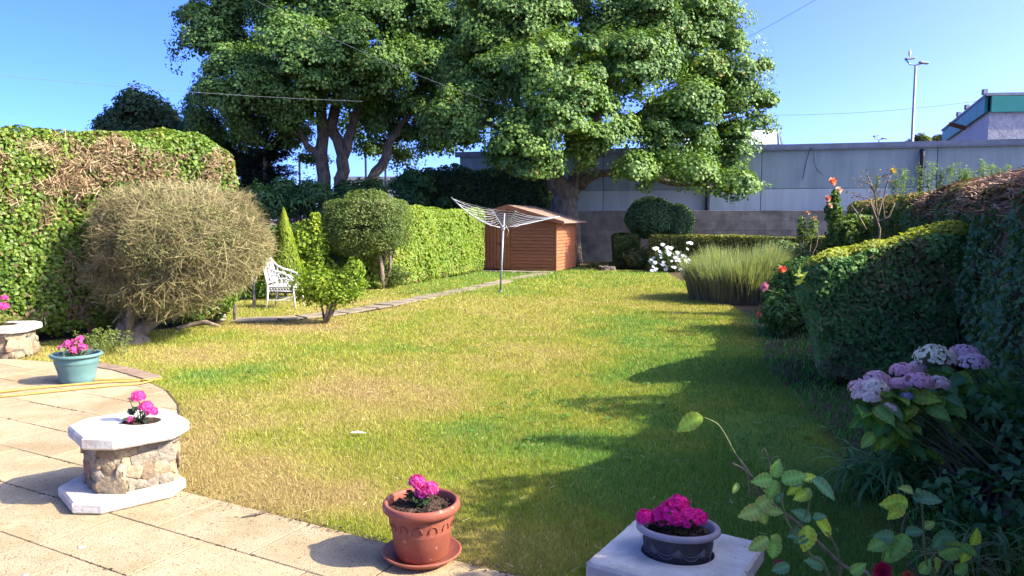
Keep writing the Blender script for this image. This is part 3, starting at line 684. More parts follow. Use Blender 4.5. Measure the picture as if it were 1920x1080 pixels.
lobL = [(402, 78, 80, 34), (470, 40, 100, 35), (600, 15, 130, 34), (720, 30, 120, 34), (820, 45, 100, 34), (555, 120, 100, 32), (455, 165, 85, 32.5), (665, 120, 95, 32), (775, 150, 90, 33),
        (405, 215, 62, 34), (495, 215, 70, 33), (735, 225, 66, 34), (815, 255, 52, 34), (865, 215, 62, 35), (590, -100, 200, 35), (760, -90, 160, 35), (560, 195, 60, 32.5), (430, -60, 90, 35), (755, 295, 42, 35.5), (690, 180, 60, 35), (620, 140, 80, 36), (540, 260, 40, 35.5), (880, 130, 75, 33.5), (900, 20, 90, 34), (800, 200, 60, 33.5), (560, 245, 42, 35.8), (700, 262, 48, 36), (655, 235, 40, 36.5), (505, 280, 48, 36), (590, 300, 32, 36.5)]
tl = [(a_, tuple(q_ * (TS if q_ > 0.3 else 0.85) for q_ in b_)) for a_, b_ in tl]
sycamore('tall sycamore with several bare trunks standing left of the broad one', (bL.x, 34, 0), tl, lobL, 850, 0.135, 18, 0.74, 0.2, 12, [tuple(np.array(c_) * np.array((0.9, 0.95, 1.05))) for c_ in SYC])

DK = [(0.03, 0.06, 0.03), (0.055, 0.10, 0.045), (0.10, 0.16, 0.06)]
def small_tree(label, base, lobes, n_each, leaf, cols, crl, trunk_r, seed, name='tree', asp=0.5, flat=0.8, per=8, mat=None, cat='tree', group=None):
    root = thing(name, label, cat, base, group=group); cen = []; rr = []
    for (px, py, rp, d) in lobes:
        c = P(px, py, d=d); r = rp / F * d
        for _ in range(per):
            dd = rdir(1)[0]; cen.append(np.array(c) + dd * max(0.05, r - crl * 0.6) * R.uniform(0.6, 1.0)); rr.append(crl * R.uniform(0.7, 1.3))
    cen = np.array(cen); cen[:, 2] = np.maximum(cen[:, 2], 0.3)
    V, Fq, C = clump_leaves(cen, np.array(rr), n_each, leaf, cols, flat, seed, asp); k = V[:, 2] < 0.02; V[k, 2] = 0.02
    link('crown', mesh_np('crown', V, Fq, C), mat or M_leaf, root)
    b = MB(); cc = Vector(cen.mean(0)); b.tube(curve_pts(base, cc, 6, 0.03), [trunk_r * (1 - 0.1 * q) for q in range(7)], 8); b.obj('trunk', M_bark, root, True)
    b = MB()
    for c in cen: b.tube(curve_pts(cc.lerp(Vector(base), 0.45), c, 3, 0.08), [trunk_r * 0.4, trunk_r * 0.28, trunk_r * 0.18, 0.01], 4, False)
    b.obj('branches', M_bark, root, kind='stuff'); return root
def bs(px, d): v = P(px, 410, d=d); v.z = 0; return v
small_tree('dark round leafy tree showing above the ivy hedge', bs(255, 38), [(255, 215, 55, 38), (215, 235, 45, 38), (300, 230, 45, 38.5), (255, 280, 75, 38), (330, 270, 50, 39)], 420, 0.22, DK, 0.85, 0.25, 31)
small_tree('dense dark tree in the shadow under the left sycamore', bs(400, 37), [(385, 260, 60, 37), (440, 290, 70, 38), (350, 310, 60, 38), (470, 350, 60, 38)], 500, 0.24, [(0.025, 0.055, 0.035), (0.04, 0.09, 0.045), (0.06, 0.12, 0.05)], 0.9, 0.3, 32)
# conifer: tiers of drooping boughs
cf = thing('conifer', 'dark conifer with layered sparse boughs between the ivy hedge and sycamore trunks', 'tree', bs(500, 36)); b = MB(); g = []
bx = bs(500, 36); b.tube([bx, bx + Vector((0, 0, 6.8))], [0.2, 0.03], 8); b.obj('trunk', M_bark, cf, True); b = MB()
for k in range(120):
    z = R.uniform(0.8, 6.4); a = R.uniform(0, 6.28); L = (6.9 - z) * 0.42 * R.uniform(0.6, 1.1) + 0.2; e = bx + Vector((math.cos(a) * L, math.sin(a) * L, z + 0.10 * L))
    p0 = bx + Vector((0, 0, z)); b.tube([p0, e], [0.035, 0.008], 3, False); n = int(130 * L)
    t = R.random(n) ** 0.7; pp = np.array(p0) + (np.array(e) - np.array(p0)) * t[:, None] + R.normal(0, 1, (n, 3)) * np.array((0.22, 0.22, 0.05)) * (0.4 + t[:, None])
    V, Fq = leaf_geo(pp, unit(rdir(n) * 0.5 + np.array((0, 0, 0.8))), 0.16, 0.3); g.append((V, Fq, ramp([(0.018, 0.035, 0.03), (0.035, 0.06, 0.045)], R.random(n))))
b.obj('branches', M_bark, cf, kind='stuff'); V, Fq, C = merge(*g); link('crown', mesh_np('crown', V, Fq, C), M_leaf, cf)
# dark shrubs along the back left boundary
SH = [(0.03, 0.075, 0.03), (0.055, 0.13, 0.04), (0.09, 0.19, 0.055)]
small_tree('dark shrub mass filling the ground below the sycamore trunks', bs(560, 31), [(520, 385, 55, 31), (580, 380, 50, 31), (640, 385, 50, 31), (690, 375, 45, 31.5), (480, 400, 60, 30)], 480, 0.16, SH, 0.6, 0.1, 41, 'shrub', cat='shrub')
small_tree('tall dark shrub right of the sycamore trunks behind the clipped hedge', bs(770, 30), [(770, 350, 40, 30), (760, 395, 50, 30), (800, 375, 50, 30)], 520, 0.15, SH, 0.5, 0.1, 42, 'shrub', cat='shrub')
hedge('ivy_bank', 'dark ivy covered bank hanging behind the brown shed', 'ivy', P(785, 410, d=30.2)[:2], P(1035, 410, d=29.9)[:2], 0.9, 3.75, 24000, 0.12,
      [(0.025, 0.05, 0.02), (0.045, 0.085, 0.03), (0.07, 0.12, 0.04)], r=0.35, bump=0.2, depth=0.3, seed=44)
# far trees beyond the warehouse
FT = [(0.05, 0.075, 0.02), (0.09, 0.115, 0.03), (0.14, 0.14, 0.05)]
for px, py, rp, d, lab in ((1722, 268, 24, 95, 'far olive tree just right of the tall floodlight mast'), (1765, 268, 20, 95, 'far tree against the end of the pale building'), (1585, 296, 26, 95, 'far treetop barely above the warehouse roof, under the small floodlight mast'), (1482, 296, 24, 95, 'far treetop showing beside the white roof light')):
    small_tree(lab, bs(px, d), [(px, py, rp, d), (px - rp * 0.8, py + 10, rp * 0.7, d), (px + rp * 0.7, py + 8, rp * 0.7, d)], 260, 0.35, FT, 0.8, 0.3, 50 + px, group='far trees beyond the warehouse')
# netting posts of the sports ground, seen through the trees
for px, y0, lab in ((561, 285, 'thin dark post seen between the conifer and the sycamore trunks'), (685, 265, 'thin dark post right of the sycamore trunks'), (722, 275, 'thin dark post beside the leaning sycamore stem'), (868, 280, 'thin dark post under the hanging sycamore leaves')):
    t = P(px, y0, d=42); b = MB(); b.tube([(t.x, t.y, 0), t], 0.06, 6); o = b.obj('net_post', M_black); tag(o, lab, 'post', 'posts beyond the trees')
hz = thing('low_building', 'low pale grey building glimpsed under the left sycamore', 'building', bs(715, 60)); b = MB(); c = bs(715, 60); b.box(c + Vector((0, 0, 2.3)), (3.0, 2, 2.3)); b.obj('wall', M_render2, hz)
b = MB(); b.box(c + Vector((0, 0, 4.75)), (3.2, 2.2, 0.14)); b.obj('roof', M_flash, hz)

# overhead wires
def wire(name, a, b_, lab, mat, r, sag=0.15):
    r *= 0.55; m = MB(); m.tube([Vector(a).lerp(Vector(b_), i / 12) - Vector((0, 0, sag * 4 * (i / 12) * (1 - i / 12))) for i in range(13)], r, 4); o = m.obj(name, mat); tag(o, lab, 'cable', 'overhead wires')
wire('overhead_wire', P(-60, 135, d=20), P(680, 190, d=26), 'dark wire crossing the sky left of the trees above the ivy hedge', M_cable_l, 0.009, 0.1)
wire('overhead_wire', P(455, -12, d=22), P(990, 212, d=25.0), 'pale wire slanting down in front of the two sycamores', M_cable_l, 0.008, 0.25)
wire('overhead_wire', P(1560, -18, d=26), P(1380, 82, d=29), 'dark wire running up from the right edge of the broad sycamore', M_cable, 0.016, 0.02)
wire('overhead_wire', P(1440, 216, d=44), P(1870, 184, d=46), 'thin wire from the sycamore to the pale building', M_cable, 0.016, 0.25)

# ------------------------------------------------------------------ hedges
IVY = [(0.05, 0.10, 0.012), (0.085, 0.155, 0.018), (0.14, 0.215, 0.025), (0.24, 0.28, 0.04)]
A0 = np.array((-8.0, 8.84)); B0 = np.array((-4.32, 12.47))
def ivy_brown(q):
    s = vn(q, 0.9, 91) * 0.36 + vn(q, 2.6, 92) * 0.34 + vn(q, 6.0, 93) * 0.30; zf = np.clip((q[:, 2] - 1.95) / 0.7, 0, 1) - np.clip((q[:, 2] - 2.65) / 0.2, 0, 1)
    low = np.clip((1.6 - q[:, 2]) / 0.4, 0, 1) * 0.15
    return np.clip((s - 0.52) * 4.5 + zf * 0.7 + low * 0.6, 0.04, 0.85)
def ivy_deform(q, p):
    q = q.copy(); q[:, 2] *= 1 + 0.02 * np.sin(p[:, 0] * 1.1); 
    return q
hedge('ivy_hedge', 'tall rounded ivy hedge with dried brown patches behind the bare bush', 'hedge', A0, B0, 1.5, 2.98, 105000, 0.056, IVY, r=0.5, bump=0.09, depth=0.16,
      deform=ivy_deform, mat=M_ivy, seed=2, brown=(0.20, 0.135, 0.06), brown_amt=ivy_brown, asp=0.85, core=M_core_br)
PRV = [(0.09, 0.17, 0.018), (0.15, 0.235, 0.028), (0.22, 0.29, 0.04), (0.28, 0.33, 0.06)]
hedge('privet_hedge', 'clipped bright yellow green hedge running back to the shed', 'hedge', (-3.15, 18.1), (-0.86, 24.75), 1.0, 2.0, 42000, 0.085, PRV, r=0.16, bump=0.07, depth=0.10, seed=3,
      brown=(0.28, 0.2, 0.09), brown_amt=lambda q: np.clip((0.35 - q[:, 2]) * 0.8, 0.02, 0.3))
GRN = [(0.03, 0.07, 0.015), (0.055, 0.12, 0.022), (0.09, 0.17, 0.03)]
hedge('low_hedge', 'low shaded green hedge between the gold conifer and the round bush', 'hedge', P(455, 410, d=19.5)[:2], P(640, 410, d=20)[:2], 0.9, 1.55, 16000, 0.10, GRN, r=0.15, bump=0.08, seed=4)
ROW = [(0.04, 0.08, 0.012), (0.08, 0.13, 0.02), (0.17, 0.2, 0.03), (0.30, 0.27, 0.06)]
x1, y1 = P(1216, 410, d=25.2)[:2]; x2, y2 = P(1575, 410, d=22.6)[:2]
hedge('box_hedge', 'long low flat topped hedge in front of the concrete wall', 'hedge', (x1, y1), (x2, y2), 0.8, 1.17, 26000, 0.075, ROW, r=0.10, bump=0.05, seed=5, brown=(0.26, 0.17, 0.07), brown_amt=0.18)
x1, y1 = P(1148, 410, d=26.2)[:2]; x2, y2 = P(1198, 410, d=26.0)[:2]
hedge('box_hedge', 'short low hedge block left of the round clipped bush', 'hedge', (x1, y1), (x2, y2), 0.8, 1.17, 7000, 0.08, [(0.03, 0.06, 0.012), (0.06, 0.11, 0.02), (0.10, 0.15, 0.03)], r=0.14, bump=0.08, seed=6, brown=(0.22, 0.15, 0.07), brown_amt=0.2)
# right boundary hedge: far, middle, plus an unseen tall hedge added to cast the lawn shadow
RH = [(0.055, 0.135, 0.07), (0.09, 0.19, 0.085), (0.14, 0.25, 0.10)]
x1, y1 = P(1585, 410, d=19.0)[:2]; x2, y2 = P(1700, 410, d=12.6)[:2]
hedge('boundary_hedge', 'brown topped clipped hedge behind the bare rose stems', 'hedge', (x2, y2), (x1, y1), -1.3, 2.12, 30000, 0.075, [(0.04, 0.09, 0.02), (0.08, 0.15, 0.03), (0.15, 0.19, 0.04)], r=0.22, bump=0.07, seed=7,
      brown=(0.34, 0.24, 0.10), brown_amt=lambda q: np.clip((q[:, 2] - 1.75) * 2.2, 0.05, 0.7))
def rh_brown(q):
    return np.clip((q[:, 2] - 1.55 - 0.35 * (vn(q, 1.2, 95) - 0.3)) * 2.4, 0.05, 0.88) 
def rh_def(q, p):
    q = q.copy(); side = -(p[:, 1] + 0.0)
    q[:, 2] = q[:, 2] * (1 - 0.09 * np.clip((side + 0.2), 0, 1) * (q[:, 2] > 1.0)); return q
rhg = hedge('boundary_hedge', 'tall dark green hedge with cut brown twigs on top along the shaded border', 'hedge', (6.55, 12.7), (2.95, 3.7), 1.9, 2.28, 90000, 0.058, RH, r=0.42, bump=0.13, depth=0.09, deform=rh_def, mat=M_leaf, seed=8,
      brown=(0.16, 0.095, 0.055), brown_amt=rh_brown, asp=0.6, core=M_core_br)
# cut brown twigs on the upper slope of that hedge
A = np.array((6.55, 12.7)); B = np.array((2.95, 3.7)); U = (B - A) / np.linalg.norm(B - A); Nn_ = np.array((-U[1], U[0])); n = 9000
s = R.uniform(0.0, 9.1, n); t = R.uniform(0.02, 1.8, n); zz = 2.02 + 0.20 * np.clip(t / 0.9, 0, 1) + R.uniform(-0.05, 0.05, n); zz -= np.clip(0.3 - t, 0, 1) ** 2 * 3.5
keep = vn(np.c_[s, t], 0.8, 97) > 0.28; s, t, zz = s[keep], t[keep], zz[keep]; n = len(s)
pp = np.c_[A[0] + U[0] * s + Nn_[0] * t, A[1] + U[1] * s + Nn_[1] * t, zz]; d = rdir(n) * np.array((1, 1, 0.45))
V, Fq = ribbon_geo(pp - d * 0.07, pp + d * R.uniform(0.05, 0.14, (n, 1)), 0.012); C = ramp([(0.17, 0.09, 0.055), (0.34, 0.2, 0.12), (0.48, 0.34, 0.22)], R.random(n))
link('cut_twigs', mesh_np('cut_twigs', *merge((V, Fq, C))), M_twig, rhg, kind='stuff')
TH = [(0.03, 0.07, 0.02), (0.05, 0.11, 0.03)]
LY = [1.2, 2.2, 2.8, 3.4, 3.9, 4.15, 4.45, 4.71, 4.95, 5.15, 5.8, 5.95, 6.15, 6.35, 6.8, 7.2, 8.3]
LH = [1.9, 2.0, 2.1, 2.5, 2.85, 2.6, 2.1, 3.2, 2.55, 2.25, 3.45, 3.5, 3.2, 2.15, 2.4, 2.95, 2.9]  # heights of the added hedge, shaped for the jagged shadow it throws
hedge('added_shade_hedge', 'tall uneven laurel hedge added beyond the right edge of the view to cast shade', 'hedge', (6.75, 8.3), (1.15, 1.3), 0.9, 3.0, 22000, 0.085, TH, r=0.25, bump=0.08, depth=0.2, seed=9, deform=lambda q, p: np.c_[q[:, 0], q[:, 1], q[:, 2] * np.interp(q[:, 1] - 0.08, LY, LH) / 3.0])
# dry twigs showing through the ivy
n = 26000; Lh = np.linalg.norm(B0 - A0); uh = (B0 - A0) / Lh; nh = np.array((-uh[1], uh[0])); s = R.uniform(0, Lh - 0.45, n); z = R.uniform(0.2, 2.9, n)
q = np.c_[A0[0] + uh[0] * s, A0[1] + uh[1] * s, z]; keep = R.random(n) < ivy_brown(q); q = q[keep]; n = len(q)
off = np.where(q[:, 2] > 2.48, 0.5 - np.sqrt(np.clip(0.25 - (q[:, 2] - 2.48) ** 2, 0, 1)), 0) + R.uniform(-0.06, 0.08, n); q[:, :2] += nh * off[:, None]
d = rdir(n); V, Fq = ribbon_geo(q - d * 0.05, q + d * 0.08, 0.009); hg = [o for o in COL.objects if o.name.startswith('ivy_hedge')][0]
link('dry_stems', mesh_np('dry_stems', *merge((V, Fq, ramp([(0.18, 0.11, 0.05), (0.36, 0.25, 0.12), (0.48, 0.38, 0.2)], R.random(n))))), M_twig, hg, kind='stuff')

# green shoots on top of the boundary hedge
def herb(label, name, base, n_stem, h, spread, leaf, cols, per, lean=0.15, cat='plant', stem_r=0.006, up=0.5, group=None, mat=None, lw=0.35):
    root = thing(name, label, cat, base, group=group); b = MB(); g = []
    for _ in range(n_stem):
        o = Vector(base) + Vector((R.normal(0, spread * 0.5), R.normal(0, spread * 0.5), 0)); hh = h * R.uniform(0.55, 1.05); dx = Vector((R.normal(0, lean) * hh, R.normal(0, lean) * hh, hh))
        pts = [o, o + dx * 0.5 + Vector(R.normal(0, 0.02 * hh, 3)), o + dx]; b.tube(pts, [stem_r, stem_r * 0.8, stem_r * 0.4], 4, False)
        t = R.random(per) ** 0.7; p = np.array(o) + np.array(dx) * t[:, None]; out = rdir(per); out[:, 2] = np.abs(out[:, 2]) * 0.4 + 0.15; out = unit(out)
        p = p + out * leaf * 0.6; nn = unit(np.cross(out, rdir(per)) * 0.4 + np.array((0, 0, 0.9)) + rdir(per) * 0.3)
        V, Fq = leaf_geo(p, nn, leaf * R.uniform(0.6, 1.2, per), lw, 0.08, out); g.append((V, Fq, ramp(cols, R.random(per))))
    b.obj('stems', M_stem, root, kind='stuff'); V, Fq, C = merge(*g); link('foliage', mesh_np('foliage', V, Fq, C), mat or M_leaf, root); return root
SHT = [(0.10, 0.17, 0.05), (0.17, 0.25, 0.08), (0.26, 0.32, 0.13)]
for px, py, d, ns, lab in ((1705, 358, 10.8, 14, 'pale green shoots at the left end of the hedge top'), (1770, 348, 10.6, 16, 'pale green shoots beside the black pipe on the hedge top'), (1840, 342, 10.2, 20, 'bushy pale green shoots highest on the hedge top')):
    c = P(px, py, d=d); herb(lab, 'hedge_shoots', (c.x, c.y, c.z - 0.12), ns, 0.42, 0.34, 0.05, SHT, 60, 0.12, stem_r=0.004)

# ------------------------------------------------------------------ bare rounded bush on the left
DB = (-4.72, 10.9, 1.36); rad = (1.12, 1.05, 0.76)
bb = thing('dry_bush', 'large rounded bush of bare brown twigs on the left of the lawn', 'bush', (-5.36, 10.5, 0))
def dbcut(p):
    xx = (p[:, 0] - DB[0]) / rad[0]; lo = 0.50 + 0.18 * xx * (xx > 0) - 0.12 * (xx < 0) * xx * 0 + 0.1 * vn(p, 2, 3); return p[:, 2] > lo
g = []
n = 40000; d = rdir(n); f = 1 + (vn(d, 2.0, 77) - 0.5) * 0.36 + (vn(d, 5.0, 78) - 0.5) * 0.18; q = (1 - R.random(n) ** 2.2 * 0.55)
dd = np.sign(d) * np.abs(d) ** 0.85
p = np.array(DB) + dd * np.array(rad) * (f * q)[:, None]; k = dbcut(p); p = p[k]; d = d[k]; n = len(p)
dr = unit(d * 0.7 + rdir(n) * 0.9); L = R.uniform(0.06, 0.20, n)[:, None]
V, Fq = ribbon_geo(p - dr * L, p + dr * L * 0.8, R.uniform(0.003, 0.0075, n)); t = vn(p, 1.6, 79) * 0.5 + R.random(n) * 0.5
C = ramp([(0.11, 0.085, 0.035), (0.21, 0.17, 0.075), (0.31, 0.26, 0.115), (0.42, 0.37, 0.17)], t); g.append((V, Fq, C))
n = 42000; V, Fq, C = blob_leaves(DB, rad, n, 0.034, [(0.10, 0.13, 0.035), (0.18, 0.21, 0.06), (0.28, 0.29, 0.09)], 77, 0.13, 0.3, 0.4, cut=dbcut); g.append((V, Fq, C))
for (lc, lr, ln_) in (((-5.35, 10.6, 0.95), (0.52, 0.5, 0.50), 7000), ((-4.1, 10.85, 1.33), (0.5, 0.6, 0.48), 6000), ((-5.1, 10.8, 1.75), (0.6, 0.6, 0.42), 5000), ((-4.7, 10.3, 0.75), (0.7, 0.4, 0.35), 3500)):
    d = rdir(ln_); p = np.array(lc) + d * np.array(lr) * ((1 - R.random(ln_) ** 2 * 0.6) * (0.85 + 0.35 * vn(d, 2.5, 7)))[:, None]; p = p[p[:, 2] > 0.3]; m_ = len(p); dr = unit(d[:m_] * 0.4 + rdir(m_)); L = R.uniform(0.05, 0.2, m_)[:, None]
    V, Fq = ribbon_geo(p - dr * L, p + dr * L * 0.8, R.uniform(0.004, 0.009, m_)); g.append((V, Fq, ramp([(0.11, 0.085, 0.035), (0.20, 0.165, 0.07), (0.30, 0.26, 0.11)], R.random(m_))))
    p2 = p[: m_ // 3] + R.normal(0, 0.04, (m_ // 3, 3)); V, Fq = leaf_geo(p2, rdir(len(p2)), 0.034, 0.4); g.append((V, Fq, ramp([(0.10, 0.13, 0.03), (0.2, 0.22, 0.05)], R.random(len(p2)))))
V, Fq, C = merge(*g); link('twigs', mesh_np('twigs', V, Fq, C), M_twig, bb, kind='stuff')
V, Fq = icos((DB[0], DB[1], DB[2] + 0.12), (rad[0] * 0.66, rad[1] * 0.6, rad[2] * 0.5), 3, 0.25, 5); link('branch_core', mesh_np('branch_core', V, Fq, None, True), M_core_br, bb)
for k, (e, r0) in enumerate((((-5.05, 10.7, 1.1), 0.10), ((-4.6, 10.6, 0.95), 0.11), ((-5.5, 10.8, 1.0), 0.08), ((-4.2, 10.9, 1.0), 0.06), ((-4.9, 10.3, 1.05), 0.06), ((-5.25, 11.0, 1.3), 0.07))):
    b = MB(); pts = curve_pts((-5.36 + 0.06 * (k % 3 - 1), 10.5 + 0.04 * (k % 2), 0.0), e, 8, 0.10); b.tube(pts, [r0 * (1.25 - 0.1 * q) for q in range(9)], 8); b.obj('stem', M_bark_l, bb, True)
b = MB(); b.lathe([(0.26, -0.02), (0.22, 0.06), (0.16, 0.16), (0.10, 0.26), (0, 0.3)], 14, (-5.36, 10.5, 0), 1.2, 0.9); b.obj('trunk', M_bark_l, bb, True, jitter=0.012)
b = MB()
for _ in range(150):
    a = Vector((-5.3 + R.uniform(-0.2, 0.5), 10.55 + R.uniform(-0.2, 0.3), R.uniform(0.25, 0.7))); e = Vector((DB[0] + R.uniform(-1.1, 0.9), DB[1] + R.uniform(-0.9, 0.4), R.uniform(0.6, 1.3))); b.tube(curve_pts(a, e, 5, 0.10), [0.016, 0.012, 0.01, 0.008, 0.006, 0.004], 3, False)
b.obj('branches', M_bark_l, bb, kind='stuff')
b = MB()
for _ in range(420):
    d0 = rdir(1)[0]; d0[2] = abs(d0[2]) * 0.9 - 0.25; d0[1] = -abs(d0[1]); a = np.array(DB) + d0 * np.array(rad) * R.uniform(0.7, 0.98); t = rdir(1)[0]; t -= d0 * (t @ d0) * 0.7; a = Vector(a); e = a + Vector(t) * R.uniform(0.2, 0.5)
    b.tube(curve_pts(a, e, 4, 0.16), [0.007, 0.007, 0.006, 0.005, 0.003], 3, False)
b.obj('old_wood', M_bark, bb, kind='stuff')
for (px, py, s, lab) in ((322, 604, 0.13, 'pale stone at the foot of the ivy hedge, larger and farther left'), (340, 598, 0.10, 'small pale stone behind the larger one by the ivy hedge'), (412, 600, 0.11, 'squarish grey stone at the foot of the ivy hedge end')):
    c = P(px, py); V, Fq = icos((c.x, c.y, s * 0.4), (s, s * 0.8, s * 0.7), 2, 0.5, px); o = link('stone', mesh_np('stone', V, Fq), M_rock); tag(o, lab, 'stone', 'stones under the hedge')
b = MB(); b.tube([P(330, 616, 0.03), P(360, 608, 0.05), P(385, 604, 0.09), P(410, 611, 0.03)], [0.03, 0.035, 0.04, 0.02], 6); o = b.obj('tree_root', M_bark_l, None, True); tag(o, 'bare pale root lying along the foot of the ivy hedge', 'root')
c = P(172, 632); b = MB(); b.tube([(c.x, c.y, 0), (c.x - 0.03, c.y, 0.25), (c.x - 0.07, c.y, 0.52)], [0.045, 0.042, 0.036], 7); o = b.obj('wooden_stake', M_rust, None, jitter=0.004); tag(o, 'short rusty brown stake leaning before the shaded ivy', 'stake')
c = P(200, 662); herb('small yellow green leafy plant between the teal pot and dry bush', 'seedling_plant', (c.x - 0.05, c.y + 0.1, 0), 26, 0.30, 0.28, 0.05, [(0.12, 0.18, 0.04), (0.2, 0.26, 0.06), (0.3, 0.33, 0.10)], 40, 0.3)

# ------------------------------------------------------------------ round bush with several stems, centre left
rb = thing('round_bush', 'round topped olive green bush with several bare stems by the clipped hedge', 'bush', (-3.22, 18.35, 0))
def rcut(p): return p[:, 2] > 0.80 + 0.5 * np.clip((p[:, 0] + 3.5) / 0.9, -1.0, 0.4) + 0.3 * (vn(p, 2.2, 4) - 0.5)
OLV = [(0.05, 0.09, 0.025), (0.10, 0.15, 0.035), (0.17, 0.21, 0.055), (0.26, 0.26, 0.09)]
V, Fq, C = blob_leaves((-3.46, 18.2, 1.50), (1.08, 0.95, 0.88), 34000, 0.062, OLV, 81, 0.13, 0.5, 0.45, cut=rcut, sq=0.25)
V2, F2, C2 = blob_leaves((-3.85, 18.0, 0.55), (0.32, 0.3, 0.38), 2500, 0.07, OLV, 82, 0.3, 0.6, 0.45)
V3, F3, C3 = blob_leaves((-3.0, 18.5, 0.35), (0.5, 0.3, 0.3), 1500, 0.07, OLV, 83, 0.3, 0.6, 0.45)
V, Fq, C = merge((V, Fq, C), (V2, F2, C2), (V3, F3, C3)); link('foliage', mesh_np('foliage', V, Fq, C), M_leaf, rb)
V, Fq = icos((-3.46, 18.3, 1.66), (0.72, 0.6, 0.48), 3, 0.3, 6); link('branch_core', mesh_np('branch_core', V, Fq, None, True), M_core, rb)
for e, r0 in (((-3.15, 18.2, 1.35), 0.06), ((-3.75, 18.1, 1.5), 0.06), ((-2.75, 18.2, 1.5), 0.045), ((-3.4, 18.0, 1.2), 0.05), ((-3.05, 18.1, 1.2), 0.04), ((-2.6, 18.1, 1.75), 0.025)):
    b = MB(); b.tube(curve_pts((-3.22 + R.normal(0, 0.07), 18.35, 0), e, 6, 0.09), [r0 * (1.2 - 0.12 * q) for q in range(7)], 7); b.obj('stem', M_bark_l, rb, True)
# gold conifer and leafy shrubs behind the seat
gc = thing('gold_conifer', 'narrow pointed golden conifer behind the white chair', 'shrub', bs(532, 16.4)); c = bs(532, 16.4)
n = 9000; z = R.random(n) ** 1.15; a = R.uniform(0, 6.283, n); rr = 0.42 * np.minimum(1.0, (1 - z) * 1.15) ** 0.9 * (0.75 + 0.4 * vn(np.c_[np.cos(a), np.sin(a), z * 4], 2.5, 5)) * (1 - R.random(n) ** 2 * 0.4) + 0.01
pp = np.c_[c.x + np.cos(a) * rr, c.y + np.sin(a) * rr, 0.25 + z * 1.68]; nn = unit(np.c_[np.cos(a), np.sin(a), np.full(n, 0.4)] + rdir(n) * 0.5)
V, Fq = leaf_geo(pp, nn, 0.055, 0.35, 0.1, unit(np.c_[np.cos(a) * 0.4, np.sin(a) * 0.4, np.ones(n)])); C = ramp([(0.09, 0.15, 0.015), (0.2, 0.27, 0.02), (0.34, 0.36, 0.03)], R.random(n) * 0.6 + z * 0.35)
link('foliage', mesh_np('foliage', V, Fq, C), M_leaf, gc); b = MB(); b.lathe([(0.30, 0.2), (0.22, 0.9), (0.06, 1.6), (0, 1.8)], 10, tuple(c)); b.obj('branch_core', M_core, gc)
b = MB(); b.tube([c, c + Vector((0, 0, 0.4))], 0.03, 6); b.obj('trunk', M_bark, gc)
LIM = [(0.07, 0.15, 0.015), (0.14, 0.23, 0.02), (0.24, 0.32, 0.03), (0.36, 0.38, 0.045)]
def bush(label, name, base, blobs, n, leaf, cols, seed, stems=5, asp=0.6, core=0.55, cat='shrub', stem_r=0.018, mat=None, lump=0.3, depth=0.5, group=None):
    root = thing(name, label, cat, base, group=group); g = []; tot = sum(q[3] * q[5] for q in blobs)
    for (x, y, z, rx, ry, rz) in blobs:
        k = int(n * rx * rz / tot); g.append(blob_leaves((x, y, z), (rx, ry, rz), k, leaf, cols, seed + int(x * 10), lump, depth, asp, cut=lambda p: p[:, 2] > 0.02))
    V, Fq, C = merge(*g); link('foliage', mesh_np('foliage', V, Fq, C), mat or M_leaf, root)
    if core:
        b = MB()
        for i, (x, y, z, rx, ry, rz) in enumerate(blobs): V, Fq = icos((x, y, z), (rx * core, ry * core, rz * core), 2, 0.2, seed); b.add(V, Fq)
        b.obj('branch_core', M_core, root, True)
    for k in range(stems):
        x, y, z, rx, ry, rz = blobs[k % len(blobs)]; b = MB(); e = (x + R.normal(0, rx * 0.35), y + R.normal(0, ry * 0.3), z + rz * R.uniform(-0.2, 0.5))
        b.tube(curve_pts(Vector(base) + Vector((R.normal(0, 0.02), R.normal(0, 0.02), 0)), e, 5, 0.08), [stem_r * (1.2 - 0.16 * q) for q in range(6)], 6); b.obj('stem', M_bark_l, root, True)
    return root
c = bs(582, 17.6); bush('bright leafy shrub right of the gold conifer', 'leafy_shrub', c, [(c.x, c.y, 1.05, 0.42, 0.35, 0.62), (c.x - 0.25, c.y, 0.5, 0.45, 0.35, 0.45), (c.x + 0.3, c.y + 0.2, 0.45, 0.3, 0.3, 0.35), (c.x + 0.12, c.y, 1.62, 0.14, 0.14, 0.25)], 6500, 0.085, LIM, 101)
c = bs(480, 16.2); bush('mid green leafy shrub behind the grey post, left of the chair', 'leafy_shrub', c, [(c.x, c.y, 0.6, 0.45, 0.4, 0.6), (c.x - 0.1, c.y, 1.2, 0.35, 0.3, 0.45)], 5500, 0.08, [(0.04, 0.09, 0.015), (0.08, 0.16, 0.02), (0.13, 0.21, 0.03)], 102)
# small lime shrub standing in the lawn
c = P(607, 606); c.z = 0
bush('small lime green shrub on thin stems standing in the lawn', 'lime_shrub', c, [(c.x - 0.12, c.y, 0.66, 0.44, 0.36, 0.24), (c.x + 0.38, c.y + 0.1, 0.60, 0.32, 0.3, 0.30), (c.x + 0.50, c.y + 0.1, 0.86, 0.17, 0.17, 0.2), (c.x + 0.05, c.y, 0.5, 0.5, 0.35, 0.22)], 6500, 0.058, LIM, 103, stems=7, asp=0.5, core=0.3, stem_r=0.020, depth=0.8)

